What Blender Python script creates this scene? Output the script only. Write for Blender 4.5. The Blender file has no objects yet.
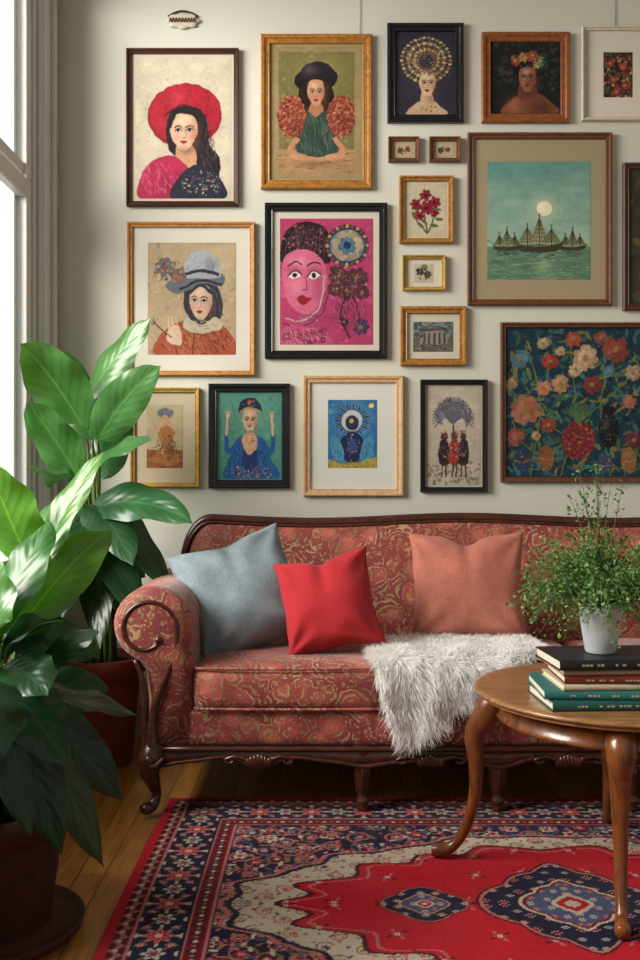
import bpy, math, random
import numpy as np
from mathutils import Vector, Matrix, Euler, noise as mnoise
random.seed(7); np.random.seed(7)
scene = bpy.context.scene
WALLY = 4.0          # back wall plane
S = 35.0/36*960/WALLY  # wall layout units per metre (gallery wall layout grid)
def wx(u): return (u-320)/S
def wz(v): return 1.1+(480-v)/S
def at(u, v, d):
    k = d/933.33
    return Vector(((u-320)*k, d, 1.1-(v-480)*k))

# ---------------------------------------------------------------- helpers
def H(h):
    r = []
    for i in (0, 2, 4):
        c = int(h[i:i+2], 16)/255
        r.append(c/12.92 if c <= .04045 else ((c+.055)/1.055)**2.4)
    return tuple(r)+(1.0,)
def var(c, a=.12):
    if isinstance(c,str): c=H(c)
    k = 1+random.uniform(-a, a)
    return (min(c[0]*k*(1+random.uniform(-a/2, a/2)), 1), min(c[1]*k, 1), min(c[2]*k*(1+random.uniform(-a/2, a/2)), 1), 1)

def link(o, parent=None):
    scene.collection.objects.link(o)
    if parent is not None: o.parent = parent
    return o
def empty(name, loc=(0, 0, 0)):
    e = bpy.data.objects.new(name, None); e.empty_display_size = .1
    return link(e)

class MB:
    def __init__(s): s.v=[]; s.f=[]; s.c=[]; s.uv=[]
    def add(s, vs, fs, col=(1,1,1,1), uv=None):
        b=len(s.v); s.v += [tuple(p) for p in vs]
        for f in fs: s.f.append(tuple(i+b for i in f)); s.c.append(col)
        s.uv += (uv if uv else [(0,0)]*len(vs))
    def build(s, name, mat, parent=None, smooth=True, bevel=0, subsurf=0):
        me=bpy.data.meshes.new(name); me.from_pydata(s.v, [], s.f); me.update()
        ca=me.color_attributes.new('Col','FLOAT_COLOR','CORNER')
        cols=np.repeat(np.array([c for c in s.c],dtype=np.float32), [len(f) for f in s.f], axis=0)
        ca.data.foreach_set('color', cols.ravel())
        ul=me.uv_layers.new(name='UVMap')
        idx=np.array([i for f in s.f for i in f]); ul.data.foreach_set('uv', np.array(s.uv,dtype=np.float32)[idx].ravel())
        if smooth: me.polygons.foreach_set('use_smooth',[True]*len(me.polygons))
        me.materials.append(mat)
        o=bpy.data.objects.new(name, me); link(o,parent)
        if bevel:
            m=o.modifiers.new('b','BEVEL'); m.width=bevel; m.segments=3; m.limit_method='ANGLE'
        return o

def grid_mesh(name,V,C,ny,nx,mat,parent=None,flip=False):
    idx=np.arange(nx*ny).reshape(ny,nx); F=np.stack([idx[:-1,:-1],idx[:-1,1:],idx[1:,1:],idx[1:,:-1]],-1).reshape(-1,4)
    if flip: F=F[:,::-1].copy()
    me=bpy.data.meshes.new(name); me.vertices.add(len(V)); me.vertices.foreach_set('co',V.astype(np.float32).ravel())
    me.loops.add(F.size); me.loops.foreach_set('vertex_index',F.ravel().astype(np.int32)); me.polygons.add(len(F))
    me.polygons.foreach_set('loop_start',np.arange(0,F.size,4,dtype=np.int32)); me.polygons.foreach_set('loop_total',np.full(len(F),4,dtype=np.int32)); me.update(); me.validate()
    ca=me.color_attributes.new('Col','FLOAT_COLOR','POINT'); cc=np.ones((len(V),4),np.float32); cc[:,:3]=C.reshape(-1,3); ca.data.foreach_set('color',cc.ravel())
    me.materials.append(mat); return link(bpy.data.objects.new(name,me),parent)

def vnoise(ny,nx,cell,rng=np.random):
    gy,gx=int(ny/cell)+3,int(nx/cell)+3; g=rng.rand(gy,gx)*2-1
    y=np.arange(ny)/cell; x=np.arange(nx)/cell; iy=y.astype(int); ix=x.astype(int); fy=y-iy; fx=x-ix
    fy=(fy*fy*(3-2*fy))[:,None]; fx=(fx*fx*(3-2*fx))[None]
    a=g[iy][:,ix]; b=g[iy][:,ix+1]; c=g[iy+1][:,ix]; d=g[iy+1][:,ix+1]
    return (a*(1-fx)+b*fx)*(1-fy)+(c*(1-fx)+d*fx)*fy

def cr(pts, n=8):
    P=[np.array(p,dtype=float) for p in pts]
    P=[2*P[0]-P[1]]+P+[2*P[-1]-P[-2]]
    out=[]
    for i in range(1,len(P)-2):
        for k in range(n):
            t=k/n
            out.append(.5*((2*P[i])+(-P[i-1]+P[i+1])*t+(2*P[i-1]-5*P[i]+4*P[i+1]-P[i+2])*t*t+(-P[i-1]+3*P[i]-3*P[i+1]+P[i+2])*t**3))
    out.append(P[-2]); return out

def tube(mb, pts, seg=10, col=(1,1,1,1), sx=1.0, sy=1.0, up=Vector((0,0,1)), n=8, smooth=True):
    C=cr(pts,n) if smooth else [np.array(p,dtype=float) for p in pts]
    vs=[];fs=[]
    prev=None
    for i,c in enumerate(C):
        p=Vector(c[:3]); a=Vector(C[max(i-1,0)][:3]); b=Vector(C[min(i+1,len(C)-1)][:3])
        t=(b-a).normalized() if (b-a).length>1e-9 else Vector((0,0,1))
        if prev is None:
            nrm=t.cross(up)
            if nrm.length<.05: nrm=t.cross(Vector((1,0,0)))
            nrm.normalize()
        else:
            nrm=(prev-t*prev.dot(t)).normalized()
        prev=nrm; bn=t.cross(nrm)
        for k in range(seg):
            an=2*math.pi*k/seg
            vs.append(p+nrm*math.cos(an)*c[3]*sx+bn*math.sin(an)*c[3]*sy)
    m=len(C)
    for i in range(m-1):
        for k in range(seg):
            fs.append((i*seg+k,i*seg+(k+1)%seg,(i+1)*seg+(k+1)%seg,(i+1)*seg+k))
    fs.append(tuple(range(seg-1,-1,-1))); fs.append(tuple((m-1)*seg+k for k in range(seg)))
    mb.add(vs,fs,col)

def lathe(mb, prof, c, seg=40, col=(1,1,1,1)):
    vs=[];fs=[]
    for r,z in prof:
        for k in range(seg):
            a=2*math.pi*k/seg; vs.append((c[0]+r*math.cos(a),c[1]+r*math.sin(a),c[2]+z))
    for i in range(len(prof)-1):
        for k in range(seg):
            fs.append((i*seg+k,i*seg+(k+1)%seg,(i+1)*seg+(k+1)%seg,(i+1)*seg+k))
    fs.append(tuple(range(seg-1,-1,-1))); fs.append(tuple((len(prof)-1)*seg+k for k in range(seg)))
    mb.add(vs,fs,col)

def box(mb,x0,x1,y0,y1,z0,z1,col=(1,1,1,1)):
    v=[(x0,y0,z0),(x1,y0,z0),(x1,y1,z0),(x0,y1,z0),(x0,y0,z1),(x1,y0,z1),(x1,y1,z1),(x0,y1,z1)]
    mb.add(v,[(3,2,1,0),(4,5,6,7),(0,1,5,4),(1,2,6,5),(2,3,7,6),(3,0,4,7)],col)

def ellipsoid(mb,c,r,col=(1,1,1,1),n=8,m=12):
    vs=[];fs=[]
    for i in range(n+1):
        ph=math.pi*(i/n)*.999+.0005
        for k in range(m):
            a=2*math.pi*k/m
            vs.append((c[0]+r[0]*math.sin(ph)*math.cos(a),c[1]+r[1]*math.sin(ph)*math.sin(a),c[2]+r[2]*math.cos(ph)))
    for i in range(n):
        for k in range(m):
            fs.append((i*m+k,(i+1)*m+k,(i+1)*m+(k+1)%m,i*m+(k+1)%m))
    mb.add(vs,fs,col)

def softbox(mb, c, h, r, puff=(0,0,0), N=14, wob=0.0):
    c=Vector(c)
    for ax in range(3):
        for sg in (-1,1):
            vs=[];fs=[]
            a1=(ax+1)%3;a2=(ax+2)%3
            nu=N*3 if h[a1]>.4 else N; nv=N*3 if h[a2]>.4 else N
            for i in range(nu+1):
                for j in range(nv+1):
                    p=[0,0,0]; p[ax]=sg*h[ax]
                    uu=math.sin((i/nu-.5)*math.pi); vv=math.sin((j/nv-.5)*math.pi)
                    p[a1]=uu*h[a1]; p[a2]=vv*h[a2]
                    q=[max(-(h[k]-r),min(h[k]-r,p[k])) for k in range(3)]
                    d=Vector(p)-Vector(q)
                    if d.length>1e-9: d=d.normalized()*r
                    o=Vector(q)+d
                    f=(1-min(1,abs(uu))**4)*(1-min(1,abs(vv))**4)
                    o[ax]+=sg*puff[ax]*f
                    P=c+o
                    if wob: P+=Vector((0,0,1))*wob*mnoise.noise(P*6)
                    vs.append(P)
            for i in range(nu):
                for j in range(nv):
                    a=i*(nv+1)+j
                    q=(a,a+nv+1,a+nv+2,a+1)
                    fs.append(q if sg>0 else q[::-1])
            mb.add(vs,fs)

# ---------------------------------------------------------------- materials
class NT:
    def __init__(s,name):
        s.m=bpy.data.materials.new(name); s.m.use_nodes=True; s.t=s.m.node_tree
        s.p=s.t.nodes['Principled BSDF']; s.out=s.t.nodes['Material Output']
    def n(s,ty,**k):
        nd=s.t.nodes.new(ty)
        for a,b in k.items(): setattr(nd,a,b)
        return nd
    def l(s,a,b): s.t.links.new(a,b)
    def set(s,**k):
        for a,b in k.items(): s.p.inputs[a.replace('_',' ')].default_value=b
    def coord(s,kind='Object',scale=(1,1,1),rot=(0,0,0)):
        tc=s.n('ShaderNodeTexCoord'); mp=s.n('ShaderNodeMapping')
        mp.inputs['Scale'].default_value=scale; mp.inputs['Rotation'].default_value=rot
        s.l(tc.outputs[kind],mp.inputs['Vector']); return mp.outputs[0]
    def ramp(s,fac,stops,interp='LINEAR'):
        r=s.n('ShaderNodeValToRGB'); r.color_ramp.interpolation=interp
        e=r.color_ramp.elements
        e[0].position=stops[0][0]; e[0].color=stops[0][1]
        e[1].position=stops[-1][0]; e[1].color=stops[-1][1]
        for p,c in stops[1:-1]:
            x=e.new(p); x.color=c
        s.l(fac,r.inputs[0]); return r.outputs[0]
    def mix(s,fac,a,b,mode='MIX'):
        m=s.n('ShaderNodeMix',data_type='RGBA',blend_type=mode)
        for sock,val in ((m.inputs[0],fac),(m.inputs[6],a),(m.inputs[7],b)):
            if isinstance(val,(int,float,tuple)): sock.default_value=val
            else: s.l(val,sock)
        return m.outputs[2]
    def math(s,op,a,b=0.0):
        m=s.n('ShaderNodeMath',operation=op)
        for sock,val in ((m.inputs[0],a),(m.inputs[1],b)):
            if isinstance(val,(int,float)): sock.default_value=val
            else: s.l(val,sock)
        return m.outputs[0]
    def noise(s,vec,scale,detail=4,rough=.5):
        n=s.n('ShaderNodeTexNoise'); n.inputs['Scale'].default_value=scale; n.inputs['Detail'].default_value=detail
        n.inputs['Roughness'].default_value=rough; s.l(vec,n.inputs['Vector']); return n
    def bump(s,h,strength=.3,dist=.01):
        b=s.n('ShaderNodeBump'); b.inputs['Strength'].default_value=strength; b.inputs['Distance'].default_value=dist
        s.l(h,b.inputs['Height']); s.l(b.outputs[0],s.p.inputs['Normal'])

def m_plain(name,col,rough=.6,bs=60,bst=.1,vary=.12,spec=.5,metal=0,bd=.003):
    k=NT(name); v=k.coord(); n=k.noise(v,bs,3)
    c2=tuple(x*(1-vary) for x in col[:3])+(1,)
    k.l(k.ramp(n.outputs[0],[(.3,c2),(.7,col)]),k.p.inputs['Base Color'])
    k.set(Roughness=rough,Metallic=metal); k.p.inputs['Specular IOR Level'].default_value=spec
    if bst: k.bump(n.outputs[0],bst,bd)
    return k.m
def m_wood(name,a,b,rough=.35,scale=(1,1,1),grain=14,coat=.0,spec=.5):
    k=NT(name); v=k.coord(scale=scale)
    w=k.n('ShaderNodeTexNoise'); w.inputs['Scale'].default_value=grain; w.inputs['Detail'].default_value=5; w.inputs['Distortion'].default_value=1.2; k.l(v,w.inputs['Vector'])
    c=k.ramp(w.outputs[0],[(.3,a),(.68,b)])
    k.l(c,k.p.inputs['Base Color']); k.set(Roughness=rough); k.p.inputs['Coat Weight'].default_value=coat
    k.p.inputs['Specular IOR Level'].default_value=spec
    k.bump(w.outputs[0],.12,.002); return k.m
def m_attr(name,rough=.7,noise=250,amt=.15,spec=.3,bst=.1):
    k=NT(name); a=k.n('ShaderNodeAttribute',attribute_name='Col'); v=k.coord(); n=k.noise(v,noise,3)
    c=k.mix(1.0,a.outputs['Color'],k.ramp(n.outputs[0],[(.3,(1-amt*2,)*3+(1,)),(.7,(1,1,1,1))]),'MULTIPLY')
    k.l(c,k.p.inputs['Base Color']); k.set(Roughness=rough); k.p.inputs['Specular IOR Level'].default_value=spec
    if bst: k.bump(n.outputs[0],bst,.003)
    return k.m

M_wall=m_plain('wall_paint',H('c8c7ba'),.85,120,.04,.03)
M_ceil=m_plain('ceiling_paint',H('d8d6cc'),.9,90,.03,.03)
M_trim=m_plain('white_trim_paint',H('d2d3ce'),.45,60,.03,.04)
M_base=m_plain('baseboard_paint',H('b8b5a8'),.5,60,.03,.04)
M_mahog=m_wood('mahogany',H('26100a'),H('522616'),.32,(2,2,5),10,.2)
M_table=m_wood('walnut_polished',H('52290f'),H('824a20'),.3,(1.2,5,1.2),9,.3)
M_tabletop=m_wood('table_top_wood',H('6e4524'),H('a67a4e'),.32,(1,7,7),7,.25)
M_print=m_attr('art_print',.5,400,.05,.25,.01)
M_rug=m_attr('rug_wool',1.0,420,.22,.05,.6)
M_terra=m_plain('terracotta',H('84422e'),.8,25,.25,.3,.2)
M_terrad=m_plain('dark_terracotta',H('472820'),.7,25,.25,.3,.3)
M_soil=m_plain('soil',H('2a1d14'),1,60,.8,.5,.1)
M_pot=m_plain('white_ceramic',H('ccd0d2'),.35,10,.02,.03)
M_paper=m_plain('book_pages',H('d8cfb8'),.9,300,.2,.15)
M_wire=m_plain('hanging_wire',H('8a857a'),.4,50,0,.1,.5,.6)

def m_fur():
    k=NT('sheepskin_wool'); k.p.inputs['Base Color'].default_value=(.96,.955,.94,1); k.set(Roughness=.9); k.p.inputs['Sheen Weight'].default_value=.5
    tr=k.n('ShaderNodeBsdfTranslucent'); tr.inputs['Color'].default_value=(.97,.965,.95,1)
    mx=k.n('ShaderNodeMixShader'); mx.inputs[0].default_value=.5
    k.l(k.p.outputs[0],mx.inputs[1]); k.l(tr.outputs[0],mx.inputs[2]); k.l(mx.outputs[0],k.out.inputs[0]); return k.m
M_fur=m_fur()

def m_fabric_damask():
    k=NT('damask_upholstery'); v=k.coord()
    nz=k.noise(v,15,3)
    vm=k.n('ShaderNodeVectorMath',operation='SUBTRACT'); k.l(nz.outputs['Color'],vm.inputs[0]); vm.inputs[1].default_value=(.5,.5,.5)
    vs=k.n('ShaderNodeVectorMath',operation='SCALE'); k.l(vm.outputs[0],vs.inputs[0]); vs.inputs['Scale'].default_value=.075
    va=k.n('ShaderNodeVectorMath',operation='ADD'); k.l(v,va.inputs[0]); k.l(vs.outputs[0],va.inputs[1])
    vo=k.n('ShaderNodeTexVoronoi'); vo.inputs['Scale'].default_value=10.5; k.l(va.outputs[0],vo.inputs['Vector'])
    ring=k.math('SINE',k.math('MULTIPLY',vo.outputs['Distance'],34))
    vo2=k.n('ShaderNodeTexVoronoi'); vo2.inputs['Scale'].default_value=62; k.l(va.outputs[0],vo2.inputs['Vector'])
    red=H('a83e38'); coral=H('b9594c'); gold=H('b39a68'); dk=H('7c2628'); olive=H('85753f')
    g=k.ramp(ring,[(.30,(0,0,0,1)),(.62,(1,1,1,1))])
    dots=k.ramp(vo2.outputs['Distance'],[(.20,(1,1,1,1)),(.40,(0,0,0,1))])
    n2=k.noise(v,24,2); msk=k.ramp(n2.outputs[0],[(.45,(0,0,0,1)),(.53,(1,1,1,1))])
    f=k.mix(msk,dots,g)
    base=k.mix(k.ramp(vo.outputs['Distance'],[(.1,(0,0,0,1)),(.5,(.9,.9,.9,1))]),coral,dk)
    base=k.mix(k.math('MULTIPLY',dots,.45),base,red)
    n3=k.noise(v,7,1); gc=k.mix(k.ramp(n3.outputs[0],[(.4,(0,0,0,1)),(.6,(1,1,1,1))]),gold,olive)
    fine=k.noise(v,260,2)
    c=k.mix(k.math('MULTIPLY',f,.78),base,gc)
    c=k.mix(1.0,c,k.ramp(fine.outputs[0],[(.3,(.68,.68,.68,1)),(.7,(1.15,1.15,1.15,1))]),'MULTIPLY')
    k.l(c,k.p.inputs['Base Color']); k.set(Roughness=.65); k.p.inputs['Sheen Weight'].default_value=.25
    k.bump(k.math('ADD',fine.outputs[0],f),.35,.002); return k.m
M_dam=m_fabric_damask()

def m_cloth(name,col,vary=.35,sheen=.12):
    k=NT(name); v1=k.coord(scale=(380,20,36)); v2=k.coord(scale=(36,20,380)); v3=k.coord()
    a=k.noise(v1,1,2); b=k.noise(v2,1,2); n=k.noise(v3,14,3)
    s=k.math('ADD',k.math('MULTIPLY',a.outputs[0],.5),k.math('MULTIPLY',b.outputs[0],.5))
    s2=k.math('ADD',k.math('MULTIPLY',s,.8),k.math('MULTIPLY',n.outputs[0],.2))
    d=tuple(x*(1-vary) for x in col[:3])+(1,)
    k.l(k.ramp(s2,[(.36,d),(.62,col)]),k.p.inputs['Base Color']); k.set(Roughness=.88)
    k.p.inputs['Sheen Weight'].default_value=sheen; k.bump(s,.6,.003); return k.m
M_blue=m_cloth('slate_linen',H('83929a'))
M_redp=m_cloth('red_velvet',H('aa121e'),.22,.08)
M_pink=m_cloth('salmon_linen',H('b86c5a'))

def m_leaf(name,rough=.3,trans=.28):
    k=NT(name); a=k.n('ShaderNodeAttribute',attribute_name='Col'); uv=k.n('ShaderNodeUVMap')
    sp=k.n('ShaderNodeSeparateXYZ'); k.l(uv.outputs[0],sp.inputs[0])
    au=k.math('ABSOLUTE',k.math('SUBTRACT',sp.outputs[0],.5))
    s=k.math('SINE',k.math('MULTIPLY',k.math('SUBTRACT',k.math('MULTIPLY',sp.outputs[1],8.0),k.math('MULTIPLY',au,5.0)),6.283))
    vein=k.ramp(s,[(.85,(0,0,0,1)),(1.0,(.2,.2,.2,1))])
    rib=k.ramp(au,[(.0,(.8,.8,.8,1)),(.03,(0,0,0,1))])
    f=k.math('MAXIMUM',vein,rib)
    lt=k.mix(1.0,a.outputs['Color'],(2.3,2.0,1.8,1),'MULTIPLY')
    c=k.mix(f,a.outputs['Color'],lt)
    vv=k.coord(); nz=k.noise(vv,9,3)
    c=k.mix(1.0,c,k.ramp(nz.outputs[0],[(.3,(.7,.75,.7,1)),(.7,(1.1,1.1,1.0,1))]),'MULTIPLY')
    k.l(c,k.p.inputs['Base Color']); k.set(Roughness=rough); k.p.inputs['Specular IOR Level'].default_value=.6
    tr=k.n('ShaderNodeBsdfTranslucent'); tc=k.mix(1.0,c,(1.7,1.6,.45,1),'MULTIPLY'); k.l(tc,tr.inputs['Color'])
    mx=k.n('ShaderNodeMixShader'); mx.inputs[0].default_value=trans
    k.l(k.p.outputs[0],mx.inputs[1]); k.l(tr.outputs[0],mx.inputs[2]); k.l(mx.outputs[0],k.out.inputs[0])
    k.bump(s,.10,.003); return k.m
M_leaf=m_leaf('leaf_glossy'); M_leaf2=m_leaf('leaf_small',.55,.3)

def m_floor():
    k=NT('oak_floorboards'); v=k.coord(rot=(0,0,math.pi/2))
    b=k.n('ShaderNodeTexBrick'); k.l(v,b.inputs['Vector'])
    b.inputs['Color1'].default_value=H('c0883f'); b.inputs['Color2'].default_value=H('9c662c'); b.inputs['Mortar'].default_value=H('3a2210')
    b.inputs['Scale'].default_value=1; b.inputs['Mortar Size'].default_value=.0015; b.inputs['Brick Width'].default_value=1.3; b.inputs['Row Height'].default_value=.075
    v2=k.coord(scale=(9,1,1)); n=k.noise(v2,7,5)
    c=k.mix(1.0,b.outputs['Color'],k.ramp(n.outputs[0],[(.3,(.65,.6,.55,1)),(.7,(1.15,1.1,1.05,1))]),'MULTIPLY')
    k.l(c,k.p.inputs['Base Color']); k.set(Roughness=.35); k.bump(b.outputs['Fac'],-.2,.002); return k.m
M_floor=m_floor()
def m_glass():
    k=NT('window_glass'); t=k.n('ShaderNodeBsdfTransparent'); g=k.n('ShaderNodeBsdfGlossy'); g.inputs['Roughness'].default_value=.02
    mx=k.n('ShaderNodeMixShader'); mx.inputs[0].default_value=.05
    k.l(t.outputs[0],mx.inputs[1]); k.l(g.outputs[0],mx.inputs[2]); k.l(mx.outputs[0],k.out.inputs[0]); return k.m
M_glass=m_glass()

# ---------------------------------------------------------------- room
XL=-1.15; XR=3.2; YB=-1.2; ZC=3.35
def simple(name,boxes,mat,bevel=0,parent=None):
    mb=MB()
    for b in boxes: box(mb,*b)
    return mb.build(name,mat,parent,smooth=False,bevel=bevel)
simple('floor',[(XL-.15,XR+.15,YB,WALLY+.15,-.1,0)],M_floor)
simple('wall_back',[(XL-.15,XR+.15,WALLY,WALLY+.15,0,ZC)],M_wall)
simple('ceiling',[(XL-.15,XR+.15,YB,WALLY+.15,ZC,ZC+.1)],M_ceil)
simple('wall_right',[(XR,XR+.15,YB,WALLY,0,ZC)],M_wall)
WY0,WY1,WZ0,WZ1=1.1,3.80,.72,3.28
simple('wall_left',[(XL-.15,XL,YB,WY0,0,ZC),(XL-.15,XL,WY1,WALLY,0,ZC),(XL-.15,XL,WY0,WY1,0,WZ0),(XL-.15,XL,WY0,WY1,WZ1,ZC)],M_wall)
simple('baseboard_back',[(XL,XR,WALLY-.018,WALLY,0,.14)],M_base,.004)
simple('baseboard_left',[(XL,XL+.018,YB,WALLY-.02,0,.14)],M_base,.004)
W=empty('window_1')
simple('casing',[(XL,XL+.022,WY1,WY1+.15,WZ0-.1,ZC),(XL,XL+.022,WY0-.13,WY0,WZ0-.1,ZC),
  (XL+.022,XL+.040,WY1+.110,WY1+.15,WZ0-.1,ZC),(XL+.022,XL+.032,WY1,WY1+.03,WZ0-.1,ZC)],M_trim,.005,W)
simple('sill',[(XL-.12,XL+.09,WY0-.15,WY1+.15,WZ0-.04,WZ0)],M_trim,.006,W)
sash=[]
xs0,xs1=XL-.055,XL-.015
ym=(WY0+WY1)/2
for a,b in ((WY0,WY0+.05),(ym-.05,ym+.05),(WY1-.09,WY1)): sash.append((xs0,xs1,a,b,WZ0,WZ1))
sash.append((xs0-.03,xs0,WY1-.12,WY1,WZ0,WZ1)); sash.append((xs1,xs1+.012,WY1-.03,WY1,WZ0,WZ1))
for z,h in ((WZ0,.08),(2.225,.075),(2.315,.05),(WZ1-.07,.07)): sash.append((xs0,xs1-(.012 if z>2.3 and z<3 else 0),WY0+.05,WY1-.09,z,z+h))
simple('sash_frame',sash,M_trim,.005,W)
simple('glass',[(XL-.038,XL-.034,WY0,WY1,WZ0,WZ1)],M_glass,0,W)

# ---------------------------------------------------------------- gallery
K=4
class Art:
    """flat printed picture, painted shape by shape into the vertex colours of a fine grid"""
    def __init__(s,rect,y):
        s.r=rect; s.y=y; x0,y0,x1,y1=rect
        s.nx=int(round((x1-x0)*K)); s.ny=int(round((y1-y0)*K)); s.C=np.ones((s.ny,s.nx,3))*.5
    def _col(s,c): return np.array((H(c) if isinstance(c,str) else c)[:3])
    def _add(s,pts,col):
        P=[((a-s.r[0])*K,(b-s.r[1])*K) for a,b in pts]
        xa=max(0,int(min(p[0] for p in P))); xb=min(s.nx,int(max(p[0] for p in P))+2)
        ya=max(0,int(min(p[1] for p in P))); yb=min(s.ny,int(max(p[1] for p in P))+2)
        if xb<=xa or yb<=ya: return
        X=np.arange(xa,xb)[None]+.5; Y=np.arange(ya,yb)[:,None]+.5
        ins=np.zeros((yb-ya,xb-xa),bool)
        for i in range(len(P)):
            (ax,ay),(bx,by)=P[i-1],P[i]
            if ay==by: continue
            ins^=((ay>Y)!=(by>Y))&(X<(bx-ax)*(Y-ay)/(by-ay)+ax)
        s.C[ya:yb,xa:xb][ins]=s._col(col)
    def p(s,pts,col): s._add(pts,col)
    def bg(s,col): s.C[:]=s._col(col)
    def rc(s,x0,y0,x1,y1,col): s._add([(x0,y0),(x1,y0),(x1,y1),(x0,y1)],col)
    def e(s,cx,cy,rx,ry,col,rot=0,n=22,a0=0,a1=360):
        c,sn=math.cos(math.radians(rot)),math.sin(math.radians(rot)); P=[]
        for i in range(n+(0 if a1-a0==360 else 1)):
            a=math.radians(a0+(a1-a0)*i/n); u,v=rx*math.cos(a),ry*math.sin(a); P.append((cx+u*c-v*sn,cy+u*sn+v*c))
        s._add(P,col)
    def sh(s,cx,cy,rx,ry,col,al=.5):
        x0,y0=s.r[0],s.r[1]
        xa=max(0,int((cx-2*rx-x0)*K)); xb=min(s.nx,int((cx+2*rx-x0)*K)+1); ya=max(0,int((cy-2*ry-y0)*K)); yb=min(s.ny,int((cy+2*ry-y0)*K)+1)
        if xb<=xa or yb<=ya: return
        X=(np.arange(xa,xb)[None]/K+x0-cx)/rx; Y=(np.arange(ya,yb)[:,None]/K+y0-cy)/ry
        w=al*np.exp(-(X*X+Y*Y)*1.4)[...,None]; s.C[ya:yb,xa:xb]=s.C[ya:yb,xa:xb]*(1-w)+s._col(col)*w
    def c(s,pts,col,n=6):
        P=[np.array(p,float) for p in pts]; m=len(P); out=[]
        for i in range(m):
            a,b,c_,d=P[i-1],P[i],P[(i+1)%m],P[(i+2)%m]
            for k in range(n):
                t=k/n; out.append(tuple(.5*((2*b)+(-a+c_)*t+(2*a-5*b+4*c_-d)*t*t+(-a+3*b-3*c_+d)*t**3)))
        s._add(out,col)
    def ln(s,pts,w,col,n=5):
        C=cr(pts,n) if len(pts)>2 else [np.array(p,float) for p in pts]
        L=[];R=[]
        for i,c in enumerate(C):
            a=C[max(i-1,0)];b=C[min(i+1,len(C)-1)]; d=b-a; d=d/(np.linalg.norm(d)+1e-9); nn=np.array([-d[1],d[0]])
            L.append(c+nn*w/2);R.append(c-nn*w/2)
        for i in range(len(C)-1): s._add([L[i],L[i+1],R[i+1],R[i]],col)
    def fl(s,cx,cy,r,col,cc='c8a860',n=6,core=.26):
        for q,kk in ((1,1),(.62,1.25)):
            for i in range(n):
                a=2*math.pi*i/n+random.random()*.4
                cl=var(col,.25); cl=tuple(min(1,x*kk) for x in cl[:3])+(1,)
                s.e(cx+math.cos(a)*r*.55*q,cy+math.sin(a)*r*.55*q,r*.5*q,r*.34*q,cl,math.degrees(a),10)
        s.e(cx,cy,r*core,r*core,cc,0,10); s.sh(cx,cy,r*.35,r*.35,'301810',.35)
    def d(s,cx,cy,rx,ry,n,size,cols,disc=True):
        for i in range(n):
            if disc:
                a=random.random()*6.283;q=math.sqrt(random.random()); x=cx+rx*q*math.cos(a); y=cy+ry*q*math.sin(a)
            else: x=cx+rx*random.uniform(-1,1); y=cy+ry*random.uniform(-1,1)
            sz=size*random.uniform(.4,1.1); s.e(x,y,sz,sz*random.uniform(.4,1),var(random.choice(cols),.2),random.random()*180,7)
    def st(s,cx,cy,rx,ry,n,ln_,w,cols,ang=0,jit=20,disc=True):
        for i in range(n):
            a=random.random()*6.283;q=math.sqrt(random.random()) if disc else 1
            x=cx+rx*(q*math.cos(a) if disc else random.uniform(-1,1)); y=cy+ry*(q*math.sin(a) if disc else random.uniform(-1,1))
            t=math.radians(ang+random.uniform(-jit,jit)); l=ln_*random.uniform(.5,1.2)/2
            s.ln([(x-l*math.cos(t),y-l*math.sin(t)),(x+l*math.cos(t),y+l*math.sin(t))],w,var(random.choice(cols),.15))
    def face(s,cx,cy,w,h,skin='d8b090',lip='9c2430',hair='1c1416',t=0):
        s.c([(cx-w*.95,cy-h*.3),(cx-w*.6,cy-h*.95),(cx+w*.6,cy-h*.95),(cx+w*.95,cy-h*.3),(cx+w*.8,cy+h*.35),(cx+w*.32,cy+h*.93),(cx-w*.32,cy+h*.93),(cx-w*.8,cy+h*.35)],skin)
        s.sh(cx+w*.8,cy+h*.1,w*.4,h*.9,'7a4434',.45); s.sh(cx-w*.15,cy-h*.6,w*.4,h*.25,'fff0dc',.25); s.sh(cx,cy+h*.95,w*.5,h*.15,'7a4434',.35)
        for q in (-1,1): s.sh(cx+q*w*.5+t,cy+h*.22,w*.3,h*.2,'c4605a',.45); s.sh(cx+q*w*.4+t,cy-h*.16,w*.34,h*.16,'7a4c40',.4)
        for q in (-1,1):
            ex=cx+q*w*.40+t
            s.c([(ex-w*.22,cy-h*.1),(ex,cy-h*.19),(ex+w*.22,cy-h*.1),(ex,cy-h*.03)],'e8dcd0'); s.e(ex,cy-h*.12,w*.11,h*.085,'1a1010',0,10)
            s.ln([(ex-w*.26,cy-h*.1),(ex,cy-h*.21),(ex+w*.27,cy-h*.12)],max(.55,w*.07),'180e10')
            s.ln([(ex-w*.28,cy-h*.28),(ex+q*w*.02,cy-h*.37),(ex+w*.28,cy-h*.28)],max(.55,w*.08),hair)
        s.sh(cx+t+w*.1,cy+h*.1,w*.08,h*.22,'8a5040',.5); s.sh(cx+t,cy+h*.27,w*.16,h*.06,'7a3c30',.6)
        s.c([(cx+t-w*.26,cy+h*.49),(cx+t-w*.06,cy+h*.42),(cx+t,cy+h*.44),(cx+t+w*.06,cy+h*.42),(cx+t+w*.26,cy+h*.49),(cx+t,cy+h*.62)],lip)
        s.ln([(cx+t-w*.24,cy+h*.5),(cx+t,cy+h*.49),(cx+t+w*.24,cy+h*.5)],.4,'4a1018')
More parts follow.
